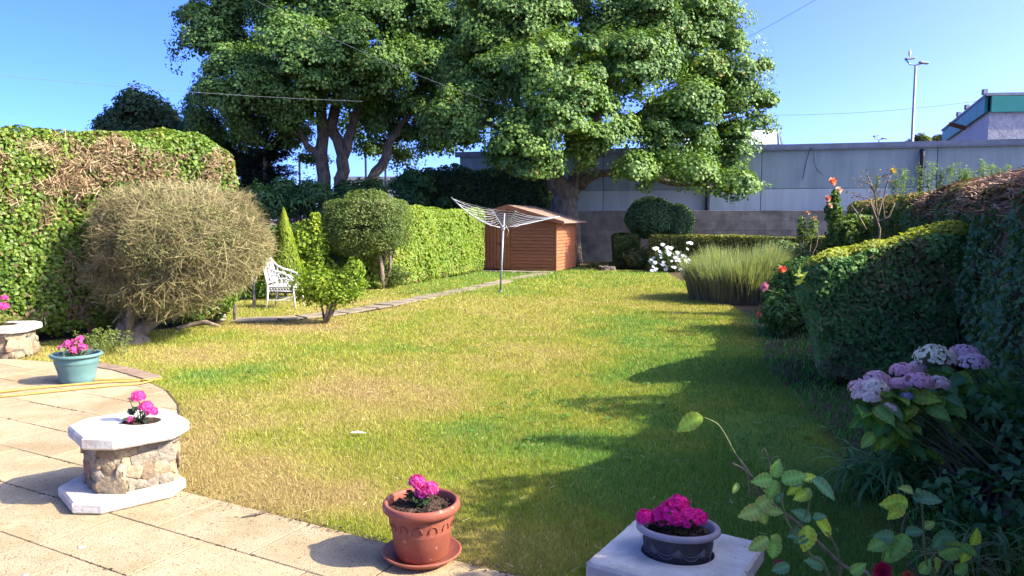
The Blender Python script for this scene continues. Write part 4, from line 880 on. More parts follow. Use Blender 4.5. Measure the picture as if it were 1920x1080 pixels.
# ------------------------------------------------------------------ metal posts, chair
for (px, py, pt, lab, d2) in ((477, 579, 478, 'thin grey post with a brown foot beside the white chair', 0), (441, 600, 505, 'grey post against the end of the ivy hedge', 0)):
    c = P(px, py); t = P(px - 3, pt, d=c.y); r = thing('post', lab, 'post', c); b = MB(); b.tube([c, (t.x, t.y, t.z)], 0.024, 8); b.obj('pole', M_post, r)
    b = MB(); b.tube([c, c + Vector((0, 0, 0.26))], 0.032, 8); b.obj('foot', M_bark, r)
ch = thing('garden_chair', 'white ornate cast iron garden armchair on the grass', 'chair', (-4.62, 14.25, 0)); o0 = Vector((-4.62, 14.25, 0))
def cp(x, y, z): return o0 + Vector((x, y, z))
SWd, SD, SH_ = 0.56, 0.50, 0.43
for x, y in ((0.02, 0.0), (0.02, SWd), (SD, 0.0), (SD, SWd)):
    b = MB(); sp = 0.03 if x > 0.1 else -0.05; b.tube([cp(x, y, SH_), cp(x + sp * 0.3, y, 0.22), cp(x + sp, y, 0)], [0.024, 0.018, 0.014], 7); b.obj('leg', M_white, ch, True)
b = MB(); b.box(cp(SD / 2, SWd / 2, SH_), (SD / 2 + 0.015, SWd / 2 + 0.01, 0.012), None, 0.004); b.obj('seat', M_white, ch)
b = MB()
for y in (0.0, SWd):
    for k in range(8):
        cx = 0.03 + (SD - 0.06) * (k + 0.5) / 8; ring = [cp(cx + 0.026 * math.cos(a), y, SH_ - 0.055 + 0.03 * math.sin(a)) for a in np.linspace(0, 2 * math.pi, 9)]; b.tube(ring, 0.008, 4, False)
    b.tube([cp(0, y, SH_ - 0.095), cp(SD, y, SH_ - 0.09)], 0.007, 5)
for k in range(8):
    cy = 0.03 + (SWd - 0.06) * (k + 0.5) / 8; b.tube([cp(SD + 0.005, cy + 0.028 * math.cos(a), SH_ - 0.055 + 0.03 * math.sin(a)) for a in np.linspace(0, 2 * math.pi, 9)], 0.008, 4, False)
b.obj('apron', M_white, ch, True)
for y in (0.0, SWd):
    b = MB(); b.tube([cp(0.0, y, 0.17), cp(SD, y, 0.17)], 0.009, 6); b.obj('stretcher', M_white, ch)
b = MB(); b.tube([cp(0.25, 0, 0.17), cp(0.25, SWd, 0.17)], 0.009, 6); b.obj('stretcher', M_white, ch)
b = MB(); lean = -0.09; H0, H1 = SH_, 0.93
bk = lambda y, z: cp(0.01 + lean * (z - H0) / (H1 - H0), y, z)
b.tube([bk(0, H0), bk(0, H1)], 0.018, 6); b.tube([bk(SWd, H0), bk(SWd, H1)], 0.018, 6); b.tube([bk(0, H1), bk(SWd, H1)], 0.022, 6); b.tube([bk(0, H0 + 0.08), bk(SWd, H0 + 0.08)], 0.012, 6); b.obj('back_frame', M_white, ch, True)
for k in range(6):
    b = MB(); y = SWd * (k + 0.5) / 6; b.tube([bk(y, H0 + 0.05), bk(y + 0.02 * (-1) ** k, 0.68), bk(y, H1)], 0.010, 5); b.obj('back_slat', M_white, ch)
b = MB()
for y0, y1 in ((0, SWd), (SWd, 0), (0.1, SWd * 0.6), (SWd - 0.1, SWd * 0.4)): b.tube([bk(y0, H0 + 0.08), bk((y0 + y1) / 2, 0.68), bk(y1, H1)], 0.008, 5)
b.obj('back_lattice', M_white, ch)
for y in (0.0, SWd):
    s = -1 if y == 0 else 1
    rail = [cp(-0.08, y, 0.92), cp(0.02, y + s * 0.01, 0.80), cp(0.14, y + s * 0.02, 0.73), cp(0.30, y + s * 0.02, 0.69), cp(0.42, y + s * 0.01, 0.63), cp(0.485, y, 0.54), cp(SD - 0.01, y, SH_)]
    b = MB(); b.tube(rail, [0.016, 0.018, 0.02, 0.02, 0.018, 0.016, 0.016], 7); b.obj('armrest', M_white, ch, True)
    b = MB(); foot = [cp(x, y, SH_) for x in (0.02, 0.12, 0.22, 0.32, 0.42)]
    for i, f_ in enumerate(foot):
        for j in (i + 1, i): 
            if j < 6: b.tube([f_, (f_ + rail[j]) / 2 + Vector((0.02 * (-1) ** i, 0, 0)), rail[j]], 0.007, 4)
    b.tube([cp(-0.02, y, 0.60), cp(0.12, y, 0.64), cp(0.28, y, 0.60), cp(0.40, y, 0.50)], 0.007, 4); b.tube([cp(0.0, y, 0.52), cp(0.15, y, 0.55), cp(0.3, y, 0.5), cp(0.36, y, SH_)], 0.007, 4)
    b.obj('arm_lattice', M_white, ch)

# ------------------------------------------------------------------ shed
sh = thing('shed', 'brown stained wooden shed with overlapping boards and a pitched roof', 'shed', (1.41, 24.36, 0))
a_ = math.radians(20); FD = Vector((-math.cos(a_), math.sin(a_), 0)); SDv = Vector((math.sin(a_), math.cos(a_), 0)); FN = -SDv; SN = Vector((math.cos(a_), -math.sin(a_), 0))
N0 = Vector((1.41, 24.36, 0.04)); FW, DP, EV, AP = 3.15, 2.35, 1.62, 2.06
def sp(f, s, z): return N0 + FD * f + SDv * s + Vector((0, 0, z))
b = MB(); i_ = 0.03
b.add([sp(i_, i_, 0), sp(FW - i_, i_, 0), sp(FW - i_, DP, 0), sp(i_, DP, 0), sp(i_, i_, EV), sp(FW - i_, i_, EV), sp(FW - i_, DP, EV), sp(i_, DP, EV), sp(FW / 2, i_, AP - 0.02), sp(FW / 2, DP, AP - 0.02)],
      [(0, 3, 2, 1), (0, 1, 5, 8, 4), (1, 2, 6, 5), (2, 3, 7, 9, 6), (3, 0, 4, 7), (4, 8, 9, 7), (5, 6, 9, 8)]); b.obj('frame', M_core_br, sh)
nb = 15; bh = EV / nb
for k in range(nb + 4):
    z0 = k * bh; z1 = z0 + bh; fs = 0.0; fe = 1.55
    if z0 >= EV: 
        m_ = (z0 + bh * 0.8 - EV) / (AP - EV); 
        if m_ > 0.85: break
        fs = FW / 2 * m_; fe = FW - fs
    b = MB(); b.add([sp(fs, 0.02, z0), sp(fe, 0.02, z0), sp(fe, -0.034, z0), sp(fs, -0.034, z0), sp(fs, 0.02, z1 - 0.002), sp(fe, 0.02, z1 - 0.002), sp(fe, 0.002, z1 - 0.002), sp(fs, 0.002, z1 - 0.002)],
                    [(0, 1, 2, 3), (7, 6, 5, 4), (3, 2, 6, 7), (0, 3, 7, 4), (1, 5, 6, 2), (0, 4, 5, 1)]); b.obj('front_board', M_fence_wood, sh)
    if z0 < EV - 0.01:
        b = MB(); b.add([sp(0.02, 0, z0), sp(0.02, DP, z0), sp(-0.034, DP, z0), sp(-0.034, 0, z0), sp(0.02, 0, z1 - 0.002), sp(0.02, DP, z1 - 0.002), sp(0.002, DP, z1 - 0.002), sp(0.002, 0, z1 - 0.002)],
                        [(0, 3, 2, 1), (7, 4, 5, 6), (3, 7, 6, 2), (0, 4, 7, 3), (1, 2, 6, 5), (0, 1, 5, 4)]); b.obj('side_board', M_fence_wood, sh)
k = 0; f0 = 1.56
while f0 < FW - 0.05:
    w_ = min(0.118, FW - f0); b = MB(); zt = EV - 0.02
    b.add([sp(f0 + 0.008, 0.02, 0.02), sp(f0 + w_ - 0.008, 0.02, 0.02), sp(f0 + w_ - 0.008, -0.020 - 0.006 * (k % 2), 0.02), sp(f0 + 0.008, -0.020 - 0.006 * (k % 2), 0.02),
           sp(f0 + 0.008, 0.02, zt), sp(f0 + w_ - 0.008, 0.02, zt), sp(f0 + w_ - 0.008, -0.020 - 0.006 * (k % 2), zt), sp(f0 + 0.008, -0.020 - 0.006 * (k % 2), zt)], [(0, 1, 2, 3), (7, 6, 5, 4), (3, 2, 6, 7), (0, 3, 7, 4), (1, 5, 6, 2), (0, 4, 5, 1)])
    b.obj('door_board', M_fence_wood, sh); f0 += w_; k += 1
b = MB(); b.tube([sp(1.98, -0.03, 0.82), sp(1.98, -0.05, 0.85), sp(1.86, -0.05, 0.85), sp(1.86, -0.03, 0.82)], 0.012, 5); b.obj('door_handle', M_black, sh)
for f_ in (0.0, ):
    for s_ in (0.0, DP):
        b = MB(); c = sp(0.0, s_, EV / 2); b.box(c, (0.028, 0.028, EV / 2), Matrix.Rotation(-a_, 4, 'Z')); b.obj('corner_trim', M_fence_wood, sh)
ov = 0.24; eo = 0.34
def roof(sgn, nm):
    f_e = -eo if sgn > 0 else FW + eo; sl = (AP - EV) / (FW / 2); ze = AP - sl * (FW / 2 + eo)
    top = [sp(FW / 2, -ov, AP), sp(FW / 2, DP + ov, AP), sp(f_e, DP + ov, ze), sp(f_e, -ov, ze)]
    b = MB(); U_ = [q + Vector((0, 0, 0.055)) for q in top]; b.add(top + U_, [(0, 1, 2, 3), (7, 6, 5, 4), (0, 4, 5, 1), (1, 5, 6, 2), (2, 6, 7, 3), (3, 7, 4, 0)]); me = b.mesh(nm)
    bm = bmesh.new(); bm.from_mesh(me); bmesh.ops.recalc_face_normals(bm, faces=bm.faces); bm.to_mesh(me); bm.free(); link(nm, me, M_shed_roof, sh)
    b = MB(); q = [sp(FW / 2, -ov - 0.015, AP - 0.09), sp(f_e, -ov - 0.015, ze - 0.05), sp(f_e, -ov - 0.015, ze + 0.06), sp(FW / 2, -ov - 0.015, AP + 0.06)]; q2 = [v + FN * 0.02 for v in q]
    b.add(q + q2, [(3, 2, 1, 0), (4, 5, 6, 7), (0, 1, 5, 4), (1, 2, 6, 5), (2, 3, 7, 6), (3, 0, 4, 7)]); b.obj('barge_board', M_fence_wood, sh)
roof(1, 'roof'); roof(-1, 'roof')
for s_ in (0.1, 1.1, 2.2):
    b = MB(); b.box(sp(0.15, s_, -0.03), (0.1, 0.06, 0.04), Matrix.Rotation(-a_, 4, 'Z')); b.obj('foot_block', M_conc, sh)

# ------------------------------------------------------------------ rotary clothes airer
ra = thing('rotary_airer', 'tall grey rotary clothes airer standing open on the lawn', 'clothes airer', (-0.27, 17.58, 0)); rb0 = Vector((-0.27, 17.58, 0))
leanv = Vector((0.045, 0, 1)).normalized(); hub = rb0 + Vector((0.066, 0, 1.49))
b = MB(); b.tube([rb0, hub], 0.025, 10); b.obj('lower_pole', M_galv, ra, True)
b = MB(); b.tube([hub - leanv * 0.5, hub + Vector((0.03, 0, 0.34))], 0.018, 10); b.obj('upper_pole', M_galv, ra, True)
b = MB(); b.tube([hub - Vector((0, 0, 0.05)), hub + Vector((0, 0, 0.06))], 0.042, 10); b.obj('hub', M_line, ra, True)
tips = []; arms = []
def armpt(k, t):
    az = math.radians(12 + 90 * k); L = 1.36; rise = 0.40
    bend = 0.14 * (t ** 2 - t) * 4 if k == 2 else 0.03 * (t ** 2 - t)
    if k == 2: rise = 0.58; L = 1.2
    x, y = math.cos(az) * L * t, math.sin(az) * L * t; return hub + Vector((x, y, rise * t + bend - 0.10 * x))
for k in range(4):
    b = MB(); b.tube([armpt(k, t / 6) for t in range(7)], 0.014, 6); b.obj('arm', M_galv, ra, True)
    az = math.radians(12 + 90 * k)
for j in range(8):
    t = 0.98 - j * 0.095; b = MB()
    for k in range(4):
        p0, p1 = armpt(k, t), armpt((k + 1) % 4, t); sg = 0.05 + 0.02 * R.random(); b.tube([p0.lerp(p1, q / 4) - Vector((0, 0, sg * 4 * (q / 4) * (1 - q / 4))) for q in range(5)], 0.0034, 3, False)
    b.obj('line', M_line, ra)
b = MB(); b.tube([armpt(3, 0.2), armpt(3, 0.25) - Vector((-0.06, 0, 0.15)), armpt(3, 0.2) - Vector((-0.03, 0, 0.25))], 0.004, 3); b.obj('loose_line', M_line, ra)
b = MB(); b.lathe([(0.05, 0), (0.05, 0.03), (0.03, 0.05)], 10, tuple(rb0)); b.obj('ground_socket', M_post, ra)
b = MB(); c = P(1138, 507); b.lathe([(0.30, -0.02), (0.27, 0.08), (0.24, 0.14), (0.0, 0.15)], 14, (c.x, c.y, 0), 1.1, 0.9); o = b.obj('tree_stump', M_bark, None, jitter=0.02); tag(o, 'low cut stump at the far edge of the lawn', 'stump')

# ------------------------------------------------------------------ right border
# round clipped bush by the back wall
tb = thing('clipped_bush', 'round clipped dark glossy bush above the low hedge', 'bush', bs(1205, 26.6)); c = bs(1205, 26.6); GL = [(0.04, 0.09, 0.035), (0.07, 0.135, 0.045), (0.11, 0.18, 0.06)]
g = [blob_leaves((c.x + 0.35, c.y, 1.72), (0.98, 0.9, 0.75), 16000, 0.075, GL, 111, 0.08, 0.2, 0.6, cut=lambda p: p[:, 2] > 1.0), blob_leaves((c.x + 1.15, c.y - 0.2, 1.58), (0.6, 0.6, 0.66), 8000, 0.075, GL, 112, 0.08, 0.2, 0.6)]
V, Fq, C = merge(*g); link('foliage', mesh_np('foliage', V, Fq, C), M_ivy, tb)
b = MB(); V, Fq = icos((c.x + 0.35, c.y, 1.72), (0.84, 0.76, 0.62), 3, 0.05, 1); b.add(V, Fq); V, Fq = icos((c.x + 1.15, c.y - 0.2, 1.58), (0.48, 0.48, 0.54), 3, 0.05, 1); b.add(V, Fq); b.obj('branch_core', M_core, tb, True)
b = MB(); b.tube(curve_pts((c.x + 0.1, c.y, 0), (c.x + 0.4, c.y, 1.5), 5, 0.05), [0.16, 0.14, 0.12, 0.1, 0.1, 0.08], 8); b.obj('trunk', M_bark, tb, True)
c = bs(1200, 25.6); bush('low dark leafy plants at the foot of the round clipped bush', 'leafy_shrub', c, [(c.x, c.y, 0.35, 0.5, 0.35, 0.4), (c.x + 0.55, c.y - 0.2, 0.45, 0.35, 0.3, 0.4)], 3500, 0.08, [(0.04, 0.075, 0.02), (0.10, 0.13, 0.04), (0.2, 0.18, 0.06)], 113)
c = bs(1140, 26.3); bush('straggly low weeds beside the shed in the shade', 'leafy_shrub', c, [(c.x, c.y, 0.06, 0.8, 0.3, 0.14)], 1600, 0.08, [(0.07, 0.10, 0.03), (0.2, 0.2, 0.06)], 114, core=0)

def petals(cen, nrm, r, n_pet, col, cup=0.3, var=0.15, wid=0.9):
    """rings of petals: arrays of flower centres and facing directions"""
    k = len(cen); t = unit(np.cross(nrm, rdir(k))); bt = np.cross(nrm, t); Vs = []; Cs = []
    ph = R.uniform(0, 6.28, k)
    for j in range(n_pet):
        a = ph + 2 * math.pi * j / n_pet; d = t * np.cos(a)[:, None] + bt * np.sin(a)[:, None]; s = -t * np.sin(a)[:, None] + bt * np.cos(a)[:, None]
        rr = (r * R.uniform(0.8, 1.15, k))[:, None]; w_ = rr * wid * math.sin(math.pi / n_pet) * 1.3
        V = np.empty((k, 4, 3)); V[:, 0] = cen; V[:, 1] = cen + d * rr * 0.6 + s * w_ * 0.6 + nrm * rr * cup * 0.5; V[:, 2] = cen + d * rr + nrm * rr * cup; V[:, 3] = cen + d * rr * 0.6 - s * w_ * 0.6 + nrm * rr * cup * 0.5
        Vs.append(V.reshape(-1, 3)); Cs.append(np.repeat(np.array(col) * (1 + R.normal(0, var, (k, 1))), 4, 0))
    V = np.vstack(Vs); C = np.clip(np.vstack(Cs), 0, 1); return V, np.arange(len(V), dtype=np.int32).reshape(-1, 4), C
# white daisies
dc = bs(1258, 24.2); dz = thing('daisy_plant', 'clump of white daisies in flower before the low hedge', 'flowers', dc); n = 75
pos = np.c_[dc.x + R.uniform(-0.65, 0.62, n), dc.y + R.uniform(-0.35, 0.25, n), R.uniform(0.12, 0.85, n)]; pos[:, 2] *= 1 - 0.5 * np.abs((pos[:, 0] - dc.x) / 0.7)
pos[:10, 2] = R.uniform(0.7, 0.98, 10); nn = unit(np.c_[R.normal(0, 0.3, n), np.full(n, -0.6), np.full(n, 0.7)])
herb0 = blob_leaves((dc.x, dc.y + 0.15, 0.3), (0.65, 0.4, 0.45), 3500, 0.08, [(0.04, 0.09, 0.02), (0.09, 0.15, 0.03)], 121, 0.3, 0.9, 0.3, cut=lambda p: p[:, 2] > 0.02); link('foliage', mesh_np('foliage', *herb0), M_leaf, dz)
dv, df, dcc = petals(np.zeros((1, 3)), np.array([[0, 0, 1.0]]), 0.085, 10, (0.78, 0.78, 0.76), 0.05, 0.02); dme = mesh_np('flower', dv, df, dcc); dme.materials.append(M_petal)
for i in range(n):
    o = bpy.data.objects.new('flower', dme); COL.objects.link(o); o.parent = dz; o.location = Vector(pos[i]) - dc; o.rotation_euler = Vector(nn[i]).to_track_quat('Z', 'Y').to_euler(); s = R.uniform(0.7, 1.15); o.scale = (s, s, s)
b = MB()
for i in range(n): b.tube([(pos[i][0] * 0.7 + dc.x * 0.3, dc.y + 0.1, 0), tuple(pos[i])], [0.006, 0.004], 3, False)
b.obj('stems', M_stem, dz, kind='stuff')

# upright clump of sword leaves
rc = thing('iris_clump', 'broad clump of upright sword leaves browning at the base', 'plant', (4.35, 15.6, 0)); n = 15000
ax = R.uniform(-1, 1, n); ay = R.uniform(-1, 1, n); k = ax ** 2 + ay ** 2 < 1; ax, ay = ax[k], ay[k]; n = len(ax)
bx_, by_ = 4.75 + ax * 0.95 * (0.85 + 0.3 * vn(np.c_[ax, ay], 2, 5)), 15.9 + ay * 0.95; h = (1.12 - 0.30 * np.clip(np.hypot(ax, ay) - 0.55, 0, 1) * 2) * R.uniform(0.62, 1.0, n) * (0.7 + 0.55 * vn(np.c_[bx_, by_], 3, 131))
ln = np.c_[ax, ay] * 0.24 * h[:, None] + R.normal(0, 0.11, (n, 2)); w_ = R.uniform(0.008, 0.017, n); aa = R.uniform(0, 6.28, n); sd = np.c_[np.cos(aa), np.sin(aa), np.zeros(n)] * w_[:, None]
Z = np.zeros(n); base = np.c_[bx_, by_, Z]; mid = np.c_[bx_ + ln[:, 0] * 0.35, by_ + ln[:, 1] * 0.35, h * 0.55]; tip = np.c_[bx_ + ln[:, 0], by_ + ln[:, 1], h]
V = np.empty((n, 2, 4, 3)); V[:, 0, 0] = base - sd * 0.7; V[:, 0, 1] = base + sd * 0.7; V[:, 0, 2] = mid + sd * 0.6; V[:, 0, 3] = mid - sd * 0.6; V[:, 1, 0] = mid - sd * 0.6; V[:, 1, 1] = mid + sd * 0.6; V[:, 1, 2] = tip + sd * 0.06; V[:, 1, 3] = tip - sd * 0.06
cl = ramp([(0.17, 0.23, 0.09), (0.26, 0.33, 0.12), (0.38, 0.41, 0.19)], R.random(n)); cb = ramp([(0.15, 0.13, 0.07), (0.30, 0.22, 0.13), (0.18, 0.20, 0.08)], R.random(n))
C = np.empty((n, 2, 4, 3)); C[:, 0, :2] = cb[:, None]; C[:, 0, 2:] = (cb * 0.7 + cl * 0.3)[:, None]; C[:, 1, :2] = (cb * 0.7 + cl * 0.3)[:, None]; C[:, 1, 2:] = cl[:, None]
link('blades', mesh_np('blades', V.reshape(-1, 3), np.arange(8 * n, dtype=np.int32).reshape(-1, 4), C.reshape(-1, 3)), M_leaf, rc, kind='stuff')
# big clipped privet in front of the boundary hedge
PV = [(0.075, 0.18, 0.055), (0.12, 0.26, 0.07), (0.19, 0.33, 0.075), (0.28, 0.37, 0.075)]
def bb_place(p, nn):
    """rounded block: top rises to the right, narrower foot"""
    q = p.copy(); z = (p[:, 2] + 0.86); top = (0.70 + 0.24 * np.clip((p[:, 0] + 0.9) / 1.15, 0, 1) ** 0.8) * (1 - 0.20 * np.clip((p[:, 1] + 0.6) / 1.3, 0, 1) * np.clip(1 - (p[:, 0] + 0.2) / 1.4, 0, 1))
    q[:, 2] = z * top; q[:, 0] = p[:, 0] * (0.80 + 0.22 * np.clip(q[:, 2] / 0.9, 0, 1)) ; return q
def make_privet():
    c = Vector((3.74, 8.25, 0)); root = thing('privet_bush', 'big clipped privet bush with sunlight tinted into its yellow top at the shaded border', 'bush', c); half = (0.84, 0.78, 0.86)
    p, nn = rbox_pts(42000, half, 0.22); off = (vn(p + 50, 1.5, 141) - 0.5) * 0.20 + (vn(p, 5, 142) - 0.5) * 0.09 - R.random(len(p)) ** 1.7 * 0.08
    q = bb_place(p + nn * off[:, None], nn); q[:, 0] += 0.38 * (q[:, 1] + 0.78); q = q + np.array(c); m = len(q); ln = unit(nn * 1.2 + rdir(m) * 0.75 + np.array((0, 0, 0.4)))
    t = vn(q, 1.6, 143) * 0.4 + R.random(m) * 0.45; C = ramp(PV, t * 0.8); tp_ = nn[:, 2] > 0.55; C[tp_] = ramp([(0.16, 0.22, 0.02), (0.30, 0.34, 0.03), (0.42, 0.42, 0.05)], R.random(tp_.sum()))  # upward-facing leaves coloured yellower, sunlight put into the leaf colour
    br = (R.random(m) < np.clip((vn(q, 1.8, 144) - 0.55) * 2.0 + 0.2 * (q[:, 2] > 0.95), 0.03, 0.4)) & ~tp_; C[br] = np.array((0.23, 0.20, 0.085)) * (0.5 + R.random((br.sum(), 1)))
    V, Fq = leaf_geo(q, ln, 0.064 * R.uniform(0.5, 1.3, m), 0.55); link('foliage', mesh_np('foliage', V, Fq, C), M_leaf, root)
    hh = np.array(half); g_ = GC[0] * hh; gq = np.clip(g_, -(hh - 0.22), hh - 0.22); gn = unit(g_ - gq); gp = bb_place(gq + gn * 0.05, gn); gp[:, 0] += 0.38 * (gp[:, 1] + 0.78); gp = gp + np.array(c); link('branch_core', mesh_np('branch_core', gp, GC[1], None, True), M_core_br, root)
    n = 450; d = rdir(n); pp = R.uniform(-1, 1, (n, 3)) * hh * np.array((0.95, 1, 0.9)); pp[:, 1] = -0.76 + R.uniform(-0.05, 0.1, n); pp = bb_place(pp, pp) + np.array(c); V, Fq = ribbon_geo(pp - d * 0.08, pp + d * 0.12, 0.007); link('bare_twigs', mesh_np('bare_twigs', *merge((V, Fq, ramp([(0.12, 0.08, 0.05), (0.28, 0.2, 0.13)], R.random(n))))), M_twig, root, kind='stuff')
    for k in range(6):
        b = MB(); x = c.x + R.uniform(-0.3, 0.7); b.tube(curve_pts((x, 7.7 + R.uniform(0, 0.4), 0), (x + R.normal(0, 0.2), 7.7, 0.7), 4, 0.1), [0.04, 0.03, 0.026, 0.022, 0.02], 6); b.obj('stem', M_bark_l, root, True)
    # a fresh shoot sticking out at the left
    s0 = P(1520, 545, d=7.5); s1 = P(1497, 515, d=7.3); b = MB(); b.tube([s0, s1], 0.004, 4); b.obj('shoot', M_stem, root); n = 9; t = R.random(n); pp = np.array(s0) + (np.array(s1) - np.array(s0)) * t[:, None]; o_ = rdir(n); o_[:, 1] *= 0.3; pp = pp + o_ * 0.05
    V, Fq = leaf_geo(pp, unit(rdir(n) * 0.4 + np.array((0, -1, 0.4))), 0.11, 0.3, 0.08, o_); link('shoot_leaves', mesh_np('shoot_leaves', *merge((V, Fq, ramp([(0.25, 0.34, 0.04), (0.36, 0.42, 0.06)], R.random(n))))), M_leaf, root, kind='stuff')
make_privet()

# roses
def rosebloom(name, c, r, col, parent=None, face=(0, -0.7, 0.7), label=None, stemmat=None):
    nn = unit(np.array([face], float)); g_ = []
    for j, (sc, cup) in enumerate(((1.0, 0.25), (0.82, 0.6), (0.6, 1.0), (0.38, 1.6))): g_.append(petals(np.array([c]) + nn * r * 0.12 * j, nn, r * sc, 6, np.array(col) * (1.0 - 0.06 * j), cup, 0.08, 1.2))
    V, Fq, C = merge(*[(v, f, cc[::4]) for v, f, cc in g_]); return link(name, mesh_np(name, V, Fq, C), M_petal, parent, label=label)
RL = [(0.05, 0.12, 0.035), (0.09, 0.18, 0.045), (0.15, 0.24, 0.06)]
c = bs(1500, 11.6); rs = bush('leafy rose bush with one salmon and one pink bloom before the privet', 'rose_bush', c, [(c.x, c.y, 0.5, 0.5, 0.45, 0.45), (c.x - 0.3, c.y - 0.4, 0.35, 0.3, 0.3, 0.3), (c.x + 0.1, c.y, 0.85, 0.45, 0.4, 0.25), (c.x - 0.5, c.y - 0.6, 0.3, 0.25, 0.3, 0.25)], 7000, 0.065, RL, 151)
rosebloom('bloom', tuple(P(1466, 506, d=10.7)), 0.07, (0.72, 0.17, 0.075), rs, label='open salmon orange rose bloom'); rosebloom('bloom', tuple(P(1433, 537, d=10.9)), 0.078, (0.66, 0.27, 0.33), rs, label='drooping pink rose bloom', face=(-0.2, -1, -0.1)); rosebloom('bloom', tuple(P(1423, 590, d=10.6)), 0.04, (0.62, 0.16, 0.08), rs, label='small fallen orange bloom'); 
for (px, py) in ((1466, 510), (1433, 542)):
    b = MB(); e = P(px, py, d=10.85); b.tube(curve_pts((c.x - 0.1, c.y, 0.5), e, 4, 0.08), 0.006, 4); b.obj('cane', M_stem, rs)
c = bs(1475, 17.5); rs2 = bush('low grey green bush with a tiny orange bloom behind the sword leaves', 'rose_bush', c, [(c.x, c.y, 0.75, 0.55, 0.4, 0.45)], 2600, 0.08, [(0.06, 0.11, 0.04), (0.13, 0.19, 0.07), (0.2, 0.26, 0.1)], 152); rosebloom('bloom', tuple(P(1448, 468, d=17.0)), 0.07, (0.7, 0.2, 0.1), rs2)
# tall rose at the left end of the boundary hedge
RY = [(0.05, 0.10, 0.02), (0.10, 0.17, 0.03), (0.20, 0.26, 0.06)]
c = bs(1585, 13.2); rt = bush('tall lanky rose bush with orange blooms at the end of the boundary hedge', 'rose_bush', c, [(c.x, c.y, 1.35, 0.35, 0.3, 0.4), (c.x - 0.1, c.y, 0.9, 0.4, 0.3, 0.4), (c.x + 0.2, c.y, 1.6, 0.25, 0.2, 0.2), (c.x - 0.22, c.y, 1.85, 0.13, 0.13, 0.25), (c.x - 0.2, c.y, 2.05, 0.08, 0.08, 0.16)], 5200, 0.075, RY, 153, stems=9, core=0.4)
for px, py, r_, col in ((1560, 341, 0.085, (0.75, 0.20, 0.07)), (1572, 357, 0.07, (0.62, 0.42, 0.24)), (1551, 373, 0.07, (0.68, 0.26, 0.13)), (1556, 386, 0.05, (0.6, 0.38, 0.2))): rosebloom('bloom', tuple(P(px, py, d=13.0)), r_, col, rt, face=(0.3, -0.7, 0.4))
c = bs(1510, 19.5); rq = bush('thin young rose with faded blooms above the low hedge', 'rose_bush', c, [(c.x - 0.1, c.y, 1.5, 0.13, 0.1, 0.3), (c.x + 0.2, c.y, 1.5, 0.14, 0.1, 0.28), (c.x, c.y, 1.3, 0.2, 0.15, 0.2)], 520, 0.075, RY, 154, stems=5, core=0)
for px, py in ((1515, 400), (1527, 410)): rosebloom('bloom', tuple(P(px, py, d=19.4)), 0.06, (0.5, 0.24, 0.12), rq)
for px, d, lab, col, pts in ((1655, 12.4, 'bare branching rose stems with one yellow bloom above the hedge', None, (((1650, 445), (1640, 360), (1625, 325)), ((1640, 362), (1632, 345), (1612, 340)), ((1640, 360), (1648, 330), (1662, 334)), ((1662, 440), (1655, 380), (1663, 345), (1672, 322)), ((1645, 400), (1630, 372), (1600, 366)))),
                              (1640, 9.6, 'thin bare rose canes rising just behind the privet bush', None, (((1650, 430), (1636, 390), (1632, 378)), ((1640, 425), (1656, 372)), ((1624, 430), (1607, 400), (1596, 384)), ((1638, 420), (1668, 405), (1678, 380)), ((1610, 402), (1618, 390))))):
    c = bs(px, d); r = thing('rose_canes', lab, 'plant', c)
    for q in pts:
        b = MB(); W_ = [P(a, b2, d=d) for a, b2 in q]; W_ = [Vector((c.x, c.y, 0))] + W_ if q[0][1] > 400 and q is pts[0] else W_; b.tube(W_, [0.012] * (len(W_) - 1) + [0.006], 5); b.obj('cane', M_bark_l, r, True)
    if px == 1655:
        rosebloom('bloom', tuple(P(1674, 321, d=d)), 0.06, (0.65, 0.42, 0.04), r)
        n = 160; k = R.integers(0, 5, n); pp = []
        for i in range(n): q = pts[k[i]]; a = q[R.integers(0, len(q))]; pp.append(P(a[0] + R.normal(0, 6), a[1] + R.normal(0, 7), d=d)[:])
        V, Fq = leaf_geo(np.array(pp), rdir(n), 0.05, 0.5); link('foliage', mesh_np('foliage', *merge((V, Fq, ramp([(0.12, 0.12, 0.05), (0.35, 0.16, 0.09)], R.random(n))))), M_leaf, r)

# hydrangea
def leaf_mesh(name, L, W, col, curl=0.25, seg=11, tip=True):
    V = []; C = []
    for i in range(seg + 1):
        t = i / seg; w_ = W * 0.5 * math.sin(math.pi * min(0.98, t ** 0.8 * 0.97 + 0.03)) ** 0.75; z = -curl * L * t * t
        for s in (-1, -0.5, 0, 0.5, 1): V.append((t * L + (0.012 * L if abs(s) == 1 and i % 2 else 0), s * w_ * (1 + 0.045 * ((i % 2) * 2 - 1) * (abs(s) == 1)), z + abs(s) * w_ * 0.35 + 0.02 * L * math.sin(t * 9) * abs(s) - 0.012 * L * (i % 2) * (abs(s) == 0.5))); C.append(np.array(col) * (1.35 if s == 0 else (0.80 + 0.30 * (i % 2))) * (np.array((1.5, 0.85, 0.8)) if abs(s) == 1 and i in (4, 5, 9) else 1))
    Fs = [(i * 5 + j, i * 5 + j + 1, (i + 1) * 5 + j + 1, (i + 1) * 5 + j) for i in range(seg) for j in range(4)]
    me = mesh_np(name, V, np.array(Fs, np.int32), np.array(C), True); me.materials.append(M_leaf); return me
